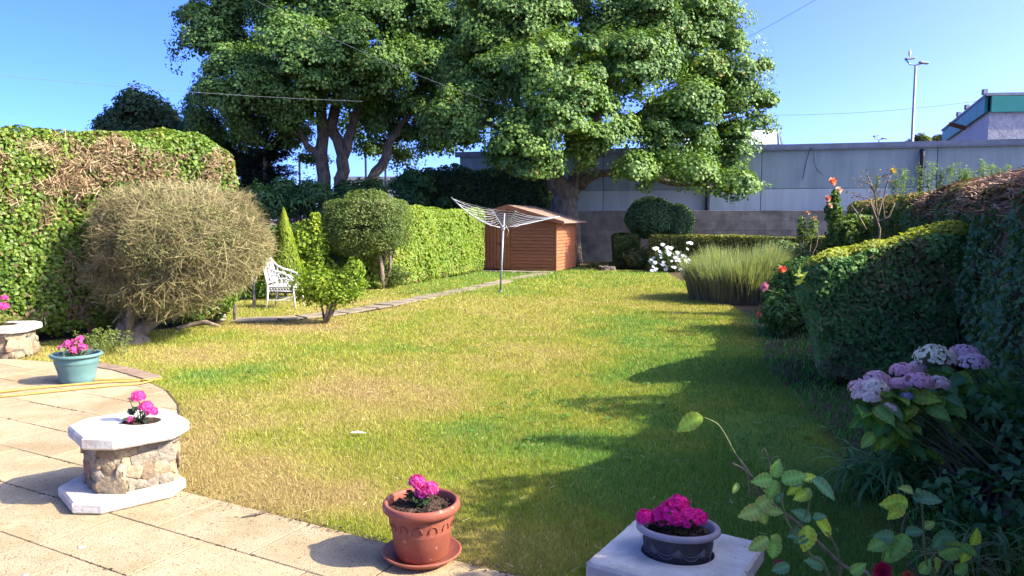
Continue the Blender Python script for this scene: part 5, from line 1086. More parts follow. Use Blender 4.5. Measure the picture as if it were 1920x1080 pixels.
def place_leaf(me, pos, direction, normal, parent, s=1.0, name='leaf'):
    x = Vector(direction).normalized(); z = Vector(normal); z = (z - x * z.dot(x)).normalized(); y = z.cross(x)
    M = Matrix((x, y, z)).transposed(); o = bpy.data.objects.new(name, me); COL.objects.link(o); o.parent = parent; o.location = Vector(pos) - root_loc(parent); o.rotation_euler = M.to_euler(); o.scale = (s, s, s); return o
HD = 4.55
hy = thing('hydrangea', 'hydrangea with pale lilac flower heads above twiggy brown stems', 'hydrangea', (2.85, 4.5, 0)); 
hl = [leaf_mesh('leaf', 0.135, 0.098, c_) for c_ in ((0.11, 0.27, 0.065), (0.18, 0.35, 0.065), (0.32, 0.46, 0.06), (0.09, 0.23, 0.08))]
heads = [(1752, 672, 42, (0.74, 0.66, 0.62), 4.7), (1808, 664, 30, (0.68, 0.42, 0.58), 4.75), (1822, 682, 34, (0.70, 0.47, 0.60), 4.6), (1692, 697, 26, (0.72, 0.38, 0.55), 4.6), (1720, 690, 20, (0.70, 0.48, 0.58), 4.75), (1644, 712, 26, (0.68, 0.42, 0.58), 4.5), (1614, 728, 26, (0.70, 0.45, 0.58), 4.45),
         (1640, 728, 28, (0.74, 0.60, 0.64), 4.35), (1614, 743, 18, (0.72, 0.54, 0.62), 4.35), (1632, 746, 20, (0.72, 0.54, 0.62), 4.3), (1682, 722, 22, (0.72, 0.40, 0.56), 4.45), (1722, 718, 32, (0.72, 0.38, 0.55), 4.4), (1757, 722, 27, (0.72, 0.52, 0.60), 4.45), (1664, 770, 22, (0.70, 0.48, 0.60), 4.3), (1700, 744, 12, (0.5, 0.45, 0.7), 4.4), (1780, 678, 22, (0.68, 0.42, 0.58), 4.7)]
hc = []
for px, py, rp, col, d in heads:
    c = P(px, py, d=d); r = rp / F * d; hc.append((c, r)); r *= 0.88; n = 150; q = rdir(n); q[:, 2] = np.abs(q[:, 2]) * 0.9 - 0.12; q = unit(q); cc = np.array(c) + q * np.array((r, r, r * 0.72)) * R.uniform(0.86, 1.03, (n, 1))
    V, Fq, C = petals(cc, unit(q + rdir(n) * 0.25), 0.0135, 4, np.array(col) * np.array((1.10, 1.22, 0.88)), 0.15, 0.10, 1.1); V2, F2 = icos(tuple(c), (r * 0.6, r * 0.6, r * 0.42), 2, 0.05, 1)
    o = link('flower_head', mesh_np('flower_head', V, Fq, C), M_petal, hy)
    b = MB(); b.add(V2, F2); link('flower_stalks', b.mesh('flower_stalks'), M_stem, o, True, kind='stuff')
    b = MB(); b.tube(curve_pts((2.9 + R.normal(0, 0.12), 4.35 + R.normal(0, 0.1), 0.15), c - Vector((0, 0, r * 0.4)), 5, 0.07), [0.011, 0.009, 0.008, 0.006, 0.005, 0.004], 5); b.obj('stem', M_stem, hy, True)
cnt = 0
for _ in range(285):
    if cnt < 64:
        c, r = hc[cnt % 16]; a = R.uniform(0, 6.28); p = c + Vector((math.cos(a) * r * 0.5, math.sin(a) * r * 0.5, -r * R.uniform(0.5, 1.4))); dr = Vector((math.cos(a), math.sin(a), R.uniform(-0.6, 0.1)))
    else:
        px = R.uniform(1620, 1905); t_ = (px - 1620) / 285; py = R.uniform(700 + 40 * (1 - t_), 810 + 110 * t_); p = P(px, py, d=4.62 - 0.3 * R.random() + 0.25 * t_); a = R.uniform(0, 6.28); dr = Vector((math.cos(a), math.sin(a) - 0.5, R.uniform(-0.8, 0.2)))
    cnt += 1; k = R.choice(4, p=(0.4, 0.27, 0.1, 0.23))
    if p.x < 2.35 and R.random() < 0.4: k = 2
    place_leaf(hl[k], p, dr, Vector((R.normal(0, 0.3), -0.5, 0.9)), hy, R.uniform(0.6, 1.15))
nf = 1500; t_ = R.random(nf); px = 1635 + 275 * t_; py = R.uniform(0, 1, nf); pp = np.array([P(a, 715 + 30 * (1 - tt) + bq * (90 + 120 * tt), d=4.7 + 0.2 * tt + R.uniform(0, 0.25))[:] for a, bq, tt in zip(px, py, t_)])
V, Fq = leaf_geo(pp, unit(rdir(nf) * 0.6 + np.array((0, -0.5, 0.7))), R.uniform(0.05, 0.11, nf), 0.65); link('inner_leaves', mesh_np('inner_leaves', V, Fq, ramp([(0.08, 0.20, 0.06), (0.13, 0.28, 0.07), (0.19, 0.35, 0.08)], R.random(nf))), M_leaf, hy, kind='stuff')
b = MB()
for _ in range(120):
    a = P(R.uniform(1780, 1905), R.uniform(890, 1040), d=R.uniform(4.2, 4.6)); e = P(R.uniform(1720, 1930), R.uniform(790, 900), d=R.uniform(4.3, 4.7)); a.z = max(a.z, 0.0); b.tube(curve_pts(a, e, 4, 0.12), [0.009, 0.007, 0.006, 0.004, 0.003], 4, False)
b.obj('old_stems', M_bark_l, hy, kind='stuff')
for _ in range(7):
    b = MB(); e = P(R.uniform(1700, 1900), R.uniform(780, 860), d=4.55); b.tube(curve_pts((2.95 + R.normal(0, 0.12), 4.4, 0), e, 6, 0.07), [0.018, 0.017, 0.015, 0.013, 0.012, 0.01, 0.008], 6); b.obj('woody_stem', M_bark_l, hy, True)

# strappy leaved clump in front of it
def straps(label, name, base, n, L, wid, cols, cat='plant', spread=0.12, droop=1.0, zl=1.0):
    root = thing(name, label, cat, base); m_ = 7
    for _ in range(n):
        a = R.uniform(0, 6.28); Ln = L * R.uniform(0.55, 1.1); out = Vector((math.cos(a), math.sin(a), 0)); sd = Vector((-out.y, out.x, 0)); o = Vector(base) + Vector((R.normal(0, spread), R.normal(0, spread), 0)); up0 = R.uniform(0.9, 1.35) * zl
        V = []; C = []; col = ramp(cols, R.random(1))[0]; p = o.copy(); ang = up0
        for i in range(m_ + 1):
            t = i / m_; w_ = wid * (1 - t ** 2.2) * 0.5 + 0.0006; n_ = out * -math.sin(ang) + Vector((0, 0, math.cos(ang)))
            V += [p - sd * w_ + n_ * w_ * 0.4, p, p + sd * w_ + n_ * w_ * 0.4]; C += [col, col * 0.8, col]
            p = p + (out * math.cos(ang) + Vector((0, 0, math.sin(ang)))) * (Ln / m_); ang -= droop * 0.36 * R.uniform(0.7, 1.3); 
        V = [Vector((v.x, v.y, max(v.z, 0.012 + 0.002 * R.random()))) for v in V]
        Fs = [(i * 3 + j, i * 3 + j + 1, i * 3 + j + 4, i * 3 + j + 3) for i in range(m_) for j in range(2)]
        link('leaf', mesh_np('leaf', [tuple(v) for v in V], np.array(Fs, np.int32), np.array(C), True), M_leaf, root)
    return root
AG = [(0.08, 0.20, 0.065), (0.14, 0.29, 0.085), (0.23, 0.38, 0.12)]
c = P(1655, 915); straps('clump of arching strap leaves below the hydrangea', 'lily_clump', (c.x, c.y, 0), 85, 0.62, 0.024, AG)
c = P(1745, 905); straps('second arching strap leaf clump, close under the hydrangea stems', 'lily_clump', (c.x, c.y, 0), 55, 0.5, 0.022, AG)
c = P(1800, 1075); straps('pale grassy tuft in the bottom right corner', 'grass_tuft', (c.x, c.y, 0), 60, 0.42, 0.010, [(0.15, 0.16, 0.05), (0.3, 0.28, 0.11), (0.10, 0.17, 0.05)], spread=0.06)
c = P(1890, 1050); straps('green strap leaf tuft beside the pale grassy tuft', 'lily_clump', (c.x, c.y, 0), 40, 0.45, 0.02, AG)
c = P(1880, 985); bush('low leafy ground plants among the old hydrangea stems', 'leafy_shrub', (c.x, c.y, 0), [(c.x, c.y, 0.12, 0.4, 0.4, 0.2), (c.x + 0.25, c.y + 0.4, 0.35, 0.3, 0.4, 0.35)], 1500, 0.07, [(0.08, 0.19, 0.07), (0.14, 0.28, 0.09)], 161, core=0)

# foreground roses, thin canes with single leaves
YG = (0.34, 0.47, 0.05); MG = (0.17, 0.34, 0.07); DG = (0.10, 0.23, 0.10); GG = (0.24, 0.34, 0.08)
rm = [leaf_mesh('leaf', 0.068, 0.046, c_, 0.22) for c_ in (MG, GG, DG)] + [leaf_mesh('leaf', 0.068, 0.046, YG, 0.22)]
def fg(label, canes, leafs, base, blooms=()):
    root = thing('rose_plant', label, 'rose', base)
    for pts, r0, mt in canes:
        pts = [Vector(base) if q is None else P(q[0], q[1], d=q[2]) for q in pts]; fine = []
        for i in range(len(pts) - 1):
            a = pts[max(i - 1, 0)]; b_, c_, d_ = pts[i], pts[i + 1], pts[min(i + 2, len(pts) - 1)]
            for q in range(5):
                t = q / 5; fine.append(0.5 * ((2 * b_) + (c_ - a) * t + (2 * a - 5 * b_ + 4 * c_ - d_) * t * t + (3 * b_ - a - 3 * c_ + d_) * t ** 3))
        fine.append(pts[-1]); n = len(fine); b = MB(); b.tube(fine, [r0 * (1 - 0.55 * i / n) for i in range(n)], 7); b.obj('cane', mt, root, True)
    for (px, py, d, ang, L, tilt, k) in leafs:
        a = math.radians(ang); dr = Vector((math.cos(a), R.uniform(-0.35, 0.15), math.sin(a))); pos = P(px, py, d=d)
        place_leaf(rm[k], pos, dr, Vector((R.normal(0, 0.2), -math.cos(tilt), math.sin(tilt))), root, L / (0.068 * F / d))
    for (px, py, d, r, col) in blooms: rosebloom('bloom', tuple(P(px, py, d=d)), r, col, root, face=(0.1, -0.6, 0.5))
    return root
D0 = 2.0
fg('nearest rose with arching cane and large light green leaves', [
    ([None, (1640, 1120, 2.0), (1580, 1060, 2.0), (1500, 985, 2.0), (1450, 945, 2.0), (1405, 888, 2.0), (1372, 868, 2.0)], 0.0055, M_bark_l),
    ([(1405, 888, 2.0), (1378, 850, 2.0), (1362, 820, 2.0), (1345, 795, 2.0), (1318, 782, 2.0)], 0.0032, M_stem),
    ([(1425, 935, 2.0), (1404, 885, 2.0), (1384, 856, 2.0)], 0.0028, M_bark_l), ([(1405, 930, 2.0), (1400, 880, 2.0), (1382, 858, 2.0)], 0.0022, M_bark_l),
    ([(1444, 878, 1.98), (1440, 855, 1.98), (1431, 840, 1.98), (1427, 862, 1.98)], 0.0018, M_bark_l),
    ([None, (1560, 1110, 1.95), (1520, 1040, 1.95), (1480, 985, 1.95), (1465, 935, 1.95), (1462, 905, 1.95)], 0.0045, M_stem),
    ([(1480, 1000, 1.95), (1510, 970, 1.95), (1520, 930, 1.95), (1518, 900, 1.95)], 0.003, M_stem),
    ([(1575, 1100, 1.95), (1572, 1040, 1.95), (1556, 1005, 1.95), (1548, 998, 1.95), (1515, 1008, 1.95)], 0.003, M_bark_l)],
   [(1318, 782, 2.0, 205, 55, 0.9, 3), (1448, 898, 1.98, 182, 42, 0.3, 0), (1452, 895, 1.98, 80, 36, 0.4, 0), (1455, 900, 1.98, 250, 44, 0.3, 0), (1466, 903, 1.96, 25, 48, 0.8, 0), (1470, 905, 1.96, 5, 42, 0.9, 2), (1505, 900, 1.96, 10, 34, 1.0, 3), (1522, 900, 1.95, -32, 55, 1.0, 2), (1500, 905, 1.96, 230, 34, 0.4, 3),
    (1518, 915, 1.95, 240, 34, 0.3, 1), (1512, 925, 1.95, 200, 28, 0.4, 3), (1428, 955, 1.98, 190, 48, 0.4, 1), (1415, 955, 1.98, 35, 46, 0.4, 1), (1425, 960, 1.98, 300, 30, 0.5, 1), (1435, 960, 1.98, 10, 34, 0.9, 1),
    (1520, 975, 1.95, 150, 38, 0.7, 2), (1515, 985, 1.95, 262, 52, 0.2, 3), (1530, 978, 1.95, -35, 52, 0.8, 3), (1524, 972, 1.95, 20, 26, 0.9, 2), (1510, 1000, 1.95, 185, 34, 0.8, 2), (1515, 1005, 1.95, 200, 30, 0.6, 2), (1440, 1008, 1.97, 215, 44, 0.3, 1), (1452, 1008, 1.97, 268, 44, 0.2, 0), (1445, 1005, 1.97, 330, 30, 0.4, 1), (1382, 905, 2.0, 250, 22, 0.5, 1),
    (1545, 1060, 1.95, 160, 40, 0.5, 2), (1480, 1060, 1.95, 200, 35, 0.5, 2), (1595, 1075, 1.95, 40, 34, 0.5, 0), (1455, 940, 1.97, 60, 22, 0.5, 2)],
   (1.0, 2.1, 0), ((1462, 1060, 1.97, 0.017, (0.30, 0.015, 0.06)),))
fg('second foreground rose with broad leaves and a dark red bloom', [
    ([None, (1750, 1110, 2.05), (1738, 1060, 2.05), (1732, 1000, 2.05), (1728, 950, 2.05), (1712, 925, 2.05)], 0.0045, M_stem),
    ([(1735, 1030, 2.05), (1705, 1025, 2.05), (1665, 1020, 2.05), (1655, 1060, 2.05)], 0.0032, M_stem), ([(1734, 1035, 2.05), (1775, 1025, 2.05), (1815, 1035, 2.05), (1830, 1100, 2.05)], 0.0032, M_stem),
    ([(1690, 995, 2.05), (1700, 965, 2.05), (1726, 950, 2.05)], 0.0022, M_stem)],
   [(1702, 940, 2.05, 190, 50, 0.35, 3), (1692, 945, 2.05, 222, 40, 0.3, 3), (1712, 935, 2.05, 8, 50, 1.0, 2), (1712, 922, 2.05, 160, 28, 0.9, 1), (1716, 920, 2.05, -25, 26, 0.9, 2), (1678, 1008, 2.05, 170, 40, 0.6, 2), (1665, 1010, 2.05, 215, 44, 0.4, 0), (1688, 1010, 2.05, 240, 60, 0.25, 0), (1700, 1002, 2.05, 235, 55, 0.3, 0), (1698, 1000, 2.05, 18, 34, 0.9, 2),
    (1750, 1030, 2.05, 55, 44, 0.4, 2), (1760, 1040, 2.05, 20, 56, 0.5, 0), (1752, 1045, 2.05, 285, 36, 0.4, 1), (1790, 1010, 2.05, 160, 34, 0.8, 2), (1800, 1025, 2.05, -20, 34, 0.5, 0), (1822, 1022, 2.05, 80, 36, 0.3, 3), (1815, 1030, 2.05, 250, 30, 0.3, 3), (1725, 1075, 2.05, 60, 34, 0.4, 0), (1790, 1075, 2.05, 30, 34, 0.5, 0), (1730, 990, 2.05, 30, 26, 0.8, 1)],
   (1.15, 2.15, 0), ((1652, 1072, 2.03, 0.030, (0.40, 0.01, 0.05)), (1702, 1082, 2.05, 0.018, (0.5, 0.09, 0.04))))

# ------------------------------------------------------------------ planters and pots on the patio
def octa(cx, cy, hx, hy_, ch, rot):
    pts = [(-hx + ch, -hy_), (hx - ch, -hy_), (hx, -hy_ + ch), (hx, hy_ - ch), (hx - ch, hy_), (-hx + ch, hy_), (-hx, hy_ - ch), (-hx, -hy_ + ch)]
    return [(cx + x * math.cos(rot) - y * math.sin(rot), cy + x * math.sin(rot) + y * math.cos(rot)) for x, y in pts]
def plate(name, poly, z0, z1, mat, parent, hole=None, bev=0.012, hr=0.0):
    """slab of n sides with a chamfered rim, optionally with a round hole"""
    n = len(poly); cx = sum(p[0] for p in poly) / n; cy = sum(p[1] for p in poly) / n
    dens = []
    for i in range(n):
        a, b_ = poly[i], poly[(i + 1) % n]; k = max(1, int(math.hypot(b_[0] - a[0], b_[1] - a[1]) / 0.03))
        for q in range(k): t = q / k; dens.append((a[0] + (b_[0] - a[0]) * t, a[1] + (b_[1] - a[1]) * t))
    m = len(dens); f = lambda s, z, jz=0.0: [(cx + (x - cx) * s + R.normal(0, 0.0005), cy + (y - cy) * s + R.normal(0, 0.0005), z + R.normal(0, jz)) for x, y in dens]
    rings = [f(0.965, z0), f(1.0, z0 + bev), f(1.0, z1 - bev), f(0.965, z1, 0.0008)]
    if hole: hx_, hy_, a_h, b_h, rh = hole
    inner = []
    for x, y in dens:
        a = math.atan2(y - cy, x - cx)
        inner.append(a)
    V = [q for r_ in rings for q in r_]; Fs = []
    for r_ in range(3):
        for k in range(m): k2 = (k + 1) % m; Fs.append((r_ * m + k, r_ * m + k2, (r_ + 1) * m + k2, (r_ + 1) * m + k))
    if hole:
        o = len(V); V += [(hx_ + math.cos(a) * a_h * math.cos(rh) - math.sin(a) * b_h * math.sin(rh), hy_ + math.cos(a) * a_h * math.sin(rh) + math.sin(a) * b_h * math.cos(rh), z1) for a in [q - rh for q in inner]]
        V += [(x, y, z1 - 0.05) for x, y, z in V[o:o + m]]
        for k in range(m): k2 = (k + 1) % m; Fs.append((3 * m + k, 3 * m + k2, o + k2, o + k)); Fs.append((o + k, o + k2, o + m + k2, o + m + k))
    else: Fs.append(tuple(3 * m + k for k in range(m)))
    Fs.append(tuple(range(m))[::-1]); b = MB(); b.add(V, Fs); return b.obj(name, mat, parent)
def stone_body(parent, cx, cy, hx, hy_, ch, rot, z0, z1, rows, seed, size=0.062):
    b = MB(); b.prism(octa(cx, cy, hx, hy_, ch, rot), z0, z1); b.obj('mortar', M_mortar, parent)
    poly = octa(cx, cy, hx, hy_, ch, rot); per = 0; segs = []
    for i in range(8): a, c_ = Vector(poly[i]), Vector(poly[(i + 1) % 8]); segs.append((a, c_, (c_ - a).length))
    tot = sum(s[2] for s in segs); rg = np.random.default_rng(seed)
    cells = []; H_ = z1 - z0
    for r_ in range(rows):
        zc = z0 + H_ * (r_ + 0.5) / rows; s = rg.uniform(0, 0.05)
        while s < tot - 0.02:
            w_ = rg.uniform(0.05, 0.15) * size / 0.062; cells.append((s + w_ / 2, zc + rg.normal(0, 0.014), w_ * 1.06, H_ / rows * rg.uniform(0.85, 1.55))); s += w_
    bm0 = []
    for k in range(7):
        bm = bmesh.new(); bmesh.ops.create_icosphere(bm, subdivisions=2, radius=1); V = np.array([v.co[:] for v in bm.verts]); Fs = np.array([[v.index for v in f.verts] for f in bm.faces], np.int32); bm.free()
        V = np.sign(V) * np.abs(V) ** 0.36; V = V * (1 + (vn(V, 1.5, 200 + k + seed) - 0.5)[:, None] * 0.7) + (vn(V, 3.5, 300 + k) - 0.5)[:, None] * 0.2; me = mesh_np('stone', V, Fs); 
        bm0.append(me)
    for (s, z, w_, h_) in cells:
        q = s % tot
        for a, c_, L in segs:
            if q <= L: break
            q -= L
        d_ = (c_ - a) / L; p = a + d_ * q; nrm = Vector((d_.y, -d_.x)); k = rg.integers(0, 7); me = bm0[k].copy(); me.name = 'stone'
        me.materials.append(M_stones[rg.choice(4, p=(0.34, 0.34, 0.07, 0.25))]); o = bpy.data.objects.new('stone', me); COL.objects.link(o); o.parent = parent
        h2 = min(h_ * 0.55, z - z0 + 0.004, z1 - z + 0.004); o.location = Vector((p.x, p.y, z)) - root_loc(parent); o.rotation_euler = (0, rg.normal(0, 0.3), math.atan2(d_.y, d_.x)); o.scale = (w_ * 0.53, 0.008 + 0.017 * rg.random(), max(0.015, h2))
def soil_disc(parent, cx, cy, z, r, sy=1.0, rot=0.0, amp=0.015):
    b = MB(); b.lathe([(0.001, 0.012), (r * 0.35, 0.012), (r * 0.7, 0.004), (r, 0.0)], 28, (cx, cy, z), 1.0, sy, rot); me = b.mesh('soil', False); V = np.array([v.co[:] for v in me.vertices]); V[:, 2] += (vn(V, 35, 4) - 0.3) * amp; me.vertices.foreach_set('co', V.astype(np.float32).ravel()); link('soil', me, M_soil, parent)
    n = 160; a = R.uniform(0, 6.28, n); q = np.sqrt(R.random(n)) * r * 0.92; b = MB()
    for i in range(n):
        s = R.uniform(0.003, 0.009); x, y = math.cos(a[i]) * q[i], math.sin(a[i]) * q[i] * sy; b.box((cx + x * math.cos(rot) - y * math.sin(rot), cy + x * math.sin(rot) + y * math.cos(rot), z + 0.014), (s, s * 0.7, s * 0.6), Matrix.Rotation(a[i], 4, 'Z') @ Matrix.Rotation(a[i] * 2, 4, 'X'))
    b.obj('soil_crumbs', M_soil, parent, kind='stuff')
def geranium(label, base, heads, leafr, nleaf, pink, dead=False, leafcol=((0.035, 0.075, 0.03), (0.07, 0.13, 0.045), (0.12, 0.18, 0.06)), big=False):
    root = thing('geranium', label, 'geranium', base); B_ = Vector(base)
    fm = []
    for k in range(3):
        g_ = [petals(np.zeros((1, 3)), np.array([[0, 0, 1.0]]), 0.017 if not big else 0.0145, 5, pink, 0.25, 0.08, 1.25), petals(np.array([[0, 0, 0.002]]), np.array([[0, 0, 1.0]]), 0.011 if not big else 0.009, 5, np.array(pink) * 0.8, 0.8, 0.1, 1.25)]
        V, Fq, C = merge(*[(v, f, cc[::4]) for v, f, cc in g_]); me = mesh_np('floret', V, Fq, C); me.materials.append(M_petal); fm.append(me)
    for (x, y, z, r, n) in heads:
        c = B_ + Vector((x, y, z))
        b = MB(); b.tube(curve_pts(B_ + Vector((R.normal(0, 0.01), R.normal(0, 0.01), 0)), c - Vector((0, 0, r * 0.3)), 4, 0.08), [0.004, 0.0035, 0.003, 0.003, 0.002], 5); b.obj('stem', M_stem, root, True)
        ga = math.pi * (3 - 5 ** 0.5)
        for i in range(n):
            zz = 1 - (i + 0.5) / n * 1.45; ra_ = math.sqrt(max(0, 1 - zz * zz)); q = Vector((math.cos(ga * i) * ra_, math.sin(ga * i) * ra_, zz)); q = (q + Vector(R.normal(0, 0.12, 3))).normalized()
            o = bpy.data.objects.new('floret', fm[i % 3]); COL.objects.link(o); o.parent = root; o.location = c + Vector((q.x * r, q.y * r, q.z * r * 0.8)) - B_; o.rotation_euler = q.to_track_quat('Z', 'Y').to_euler(); s = R.uniform(0.8, 1.2); o.scale = (s, s, s)
        V, Fq = icos(tuple(c), (r * 0.7, r * 0.7, r * 0.5), 1, 0.1, 1); b = MB(); b.add(V, Fq); b.obj('flower_core', M_stem, root)
    for k in range(nleaf):
        a = R.uniform(0, 6.28); rr = leafr * R.uniform(0.3, 1.0); h = R.uniform(0.02, 0.10) * (0.6 + leafr * 4); c = B_ + Vector((math.cos(a) * rr, math.sin(a) * rr, h)); col = ramp(leafcol, R.random(1))[0]; lr = R.uniform(0.016, 0.028)
        nn = Vector((R.normal(0, 0.4), R.normal(-0.3, 0.4), 1)).normalized(); t = nn.cross(Vector((0.3, 1, 0.2))).normalized(); bt = nn.cross(t); m = 14
        V = [tuple(c - nn * 0.004)] + [tuple(c + (t * math.cos(2 * math.pi * i / m) + bt * math.sin(2 * math.pi * i / m)) * lr * (1 + 0.10 * math.cos(i * math.pi)) + nn * 0.004 * math.cos(i * 1.8)) for i in range(m)]
        Fs = [(0, 1 + i, 1 + (i + 1) % m) for i in range(m)]; link('leaf', mesh_np('leaf', V, np.array(Fs, np.int32), np.array([col * 0.7] + [col] * m)), M_leaf, root)
        b = MB(); b.tube([B_ + Vector((math.cos(a) * 0.01, math.sin(a) * 0.01, 0)), B_ + Vector((math.cos(a) * rr * 0.6, math.sin(a) * rr * 0.6, h * 0.75)), c], 0.0016, 4); b.obj('leaf_stalk', M_stem, root)
    if dead:
        b = MB(); e = B_ + Vector((-0.06, 0, 0.15)); b.tube([B_ + Vector((-0.03, 0, 0)), B_ + Vector((-0.045, 0, 0.1)), e], 0.0022, 4)
        for _ in range(7): b.tube([e, e + Vector(rdir(1)[0]) * 0.016], 0.0016, 3)
        b.obj('dead_head', M_bark_l, root)
    return root
PINK = (0.78, 0.045, 0.30); PINK2 = (0.80, 0.10, 0.36); HOT = (0.92, 0.03, 0.33)
# front left planter
ROT = math.radians(42)
p1 = thing('stone_planter', 'stone planter with white painted octagonal top standing on the patio edge', 'planter', (-2.36, 4.59, 0.014), group='stone planters with white tops')
plate('foot_slab', octa(-2.40, 4.55, 0.315, 0.30, 0.12, ROT), 0.016, 0.085, M_whitecap, p1)
stone_body(p1, -2.36, 4.60, 0.225, 0.205, 0.075, ROT, 0.085, 0.375, 4, 11)
plate('top_slab', octa(-2.36, 4.585, 0.30, 0.30, 0.13, ROT), 0.375, 0.45, M_whitecap, p1, hole=(-2.30, 4.62, 0.115, 0.095, 0))
soil_disc(p1, -2.30, 4.62, 0.432, 0.118, 0.85)
geranium('pink geranium in the front left stone planter with three small heads', (-2.31, 4.62, 0.44), ((0.0, -0.01, 0.165, 0.034, 26), (0.045, -0.01, 0.10, 0.036, 22), (0.085, -0.02, 0.075, 0.026, 14), (-0.035, -0.05, 0.03, 0.012, 5)), 0.085, 20, PINK2, True, ((0.03, 0.055, 0.035), (0.05, 0.085, 0.045), (0.08, 0.13, 0.05)))
# far left planter
c0 = P(5, 668); cx, cy = c0.x, c0.y + 0.0
p2 = thing('stone_planter', 'stone planter farther back on the left, cut by the edge of the view', 'planter', (cx, cy, 0.014), group='stone planters with white tops')
RT2 = math.radians(8)
stone_body(p2, cx, cy, 0.31, 0.25, 0.08, RT2, 0.014, 0.32, 4, 12, 0.085)
plate('top_slab', octa(cx, cy, 0.39, 0.33, 0.13, RT2), 0.32, 0.40, M_whitecap, p2, hole=(cx + 0.02, cy, 0.17, 0.14, 0)); soil_disc(p2, cx + 0.02, cy, 0.385, 0.172, 0.85)
geranium('pink geranium in the far left stone planter with yellowing leaves', (cx + 0.02, cy, 0.40), ((0.06, -0.03, 0.22, 0.05, 26), (0.0, -0.05, 0.24, 0.05, 24), (0.05, 0, 0.33, 0.035, 14), (-0.08, 0, 0.22, 0.045, 18)), 0.15, 36, PINK2, False, ((0.12, 0.17, 0.03), (0.25, 0.27, 0.05), (0.35, 0.30, 0.07)))
# right planter, only its slab in view, on a stone body
a3 = math.radians(58); d1 = Vector((-0.53, -0.85)); d2 = Vector((0.85, -0.53)); c3 = Vector((0.54, 3.12)) + (d1 + d2) * 0.262; RT3 = math.atan2(d2.y, d2.x)
p3 = thing('stone_planter', 'square topped white planter slab at the lower edge carrying the grey basin', 'planter', (c3.x, c3.y, 0.014), group='stone planters with white tops')
stone_body(p3, c3.x, c3.y, 0.19, 0.19, 0.06, RT3, 0.014, 0.375, 5, 13)
bx0, by0 = c3.x + 0.0, c3.y + 0.0
plate('top_slab', octa(c3.x, c3.y, 0.262, 0.262, 0.02, RT3), 0.375, 0.45, M_whitecap, p3, hole=(bx0, by0, 0.136, 0.112, -0.25))
bs3 = thing('oval_basin', 'oval dark grey plastic basin with pale mauve rim and draped swag relief', 'plant pot', (bx0, by0, 0.42)); Rb = -0.25; Sy = 0.80
b = MB(); b.lathe([(0.0, -0.03), (0.108, -0.03), (0.117, 0.0), (0.131, 0.105), (0.134, 0.11)], 48, (bx0, by0, 0.42), 1, Sy, Rb); b.obj('body', M_basin, bs3, True)
b = MB(); b.lathe([(0.134, 0.114), (0.150, 0.114), (0.156, 0.119), (0.156, 0.129), (0.150, 0.136), (0.140, 0.138), (0.131, 0.130), (0.118, 0.09)], 48, (bx0, by0, 0.42), 1, Sy, Rb); b.obj('rim', M_basin_rim, bs3, True)
def bpt(a, z, e=0.0015):
    r = 0.117 + (0.131 - 0.117) * z / 0.105 + e; x, y = math.cos(a) * r, math.sin(a) * r * Sy; return Vector((bx0 + x * math.cos(Rb) - y * math.sin(Rb), by0 + x * math.sin(Rb) + y * math.cos(Rb), 0.42 + z))
for k in range(8):
    a0 = -math.pi / 2 + 0.05 + k * math.pi / 4; a1 = a0 + math.pi / 4
    for dpt in (0.028, 0.044):
        b = MB(); b.tube([bpt(a0 + (a1 - a0) * t / 8, 0.082 - dpt * 4 * (t / 8) * (1 - t / 8)) for t in range(9)], 0.0016, 4); b.obj('swag', M_relief, bs3)
    b = MB()
    for j in (-2, -1, 0, 1, 2): b.tube([bpt(a0, 0.083), bpt(a0 + j * 0.05, 0.05)], 0.0016, 4)
    b.obj('tassel', M_relief, bs3)
b = MB(); b.tube([bpt(a, 0.018) for a in np.linspace(0, 6.2832, 49)], 0.0016, 4, False); b.obj('relief_band', M_relief, bs3)
soil_disc(bs3, bx0, by0, 0.42 + 0.096, 0.128, Sy, Rb)
n_ = geranium('dense magenta geranium filling the grey oval basin', (bx0 - 0.01, by0 + 0.01, 0.518), ((-0.005, 0.0, 0.078, 0.052, 62), (0.045, -0.01, 0.064, 0.042, 44), (-0.108, 0.02, 0.055, 0.028, 22), (-0.045, 0.01, 0.062, 0.036, 30), (0.086, 0.0, 0.062, 0.030, 22), (0.015, 0.02, 0.105, 0.036, 28)), 0.075, 14, HOT, False, ((0.02, 0.035, 0.012), (0.05, 0.06, 0.02), (0.06, 0.03, 0.015)), True)
# terracotta pot
tx, ty = -0.45, 3.66
tp_ = thing('terracotta_pot', 'round terracotta coloured pot standing in its saucer at the lawn edge', 'plant pot', (tx, ty, 0.014))
b = MB(); b.lathe([(0, 0.016), (0.150, 0.016), (0.158, 0.022), (0.190, 0.045), (0.196, 0.050), (0.199, 0.056), (0.194, 0.061), (0.186, 0.058), (0.152, 0.034), (0, 0.034)], 48, (tx, ty, 0.0)); b.obj('saucer', M_terra, tp_, True)
b = MB(); b.lathe([(0, 0.036), (0.126, 0.036), (0.134, 0.044), (0.147, 0.16), (0.149, 0.166), (0.150, 0.172), (0.149, 0.178), (0.163, 0.262)], 48, (tx, ty, 0.0)); b.obj('body', M_terra, tp_, True)
b = MB(); b.lathe([(0.162, 0.258), (0.180, 0.262), (0.190, 0.272), (0.193, 0.288), (0.189, 0.304), (0.180, 0.312), (0.171, 0.310), (0.166, 0.300), (0.162, 0.255)], 48, (tx, ty, 0.0)); b.obj('rim', M_terra, tp_, True)
def tpt(a, z, e=0.002): r = 0.150 + (z - 0.178) / 0.084 * 0.013 + e; return Vector((tx + math.cos(a) * r, ty + math.sin(a) * r, z))
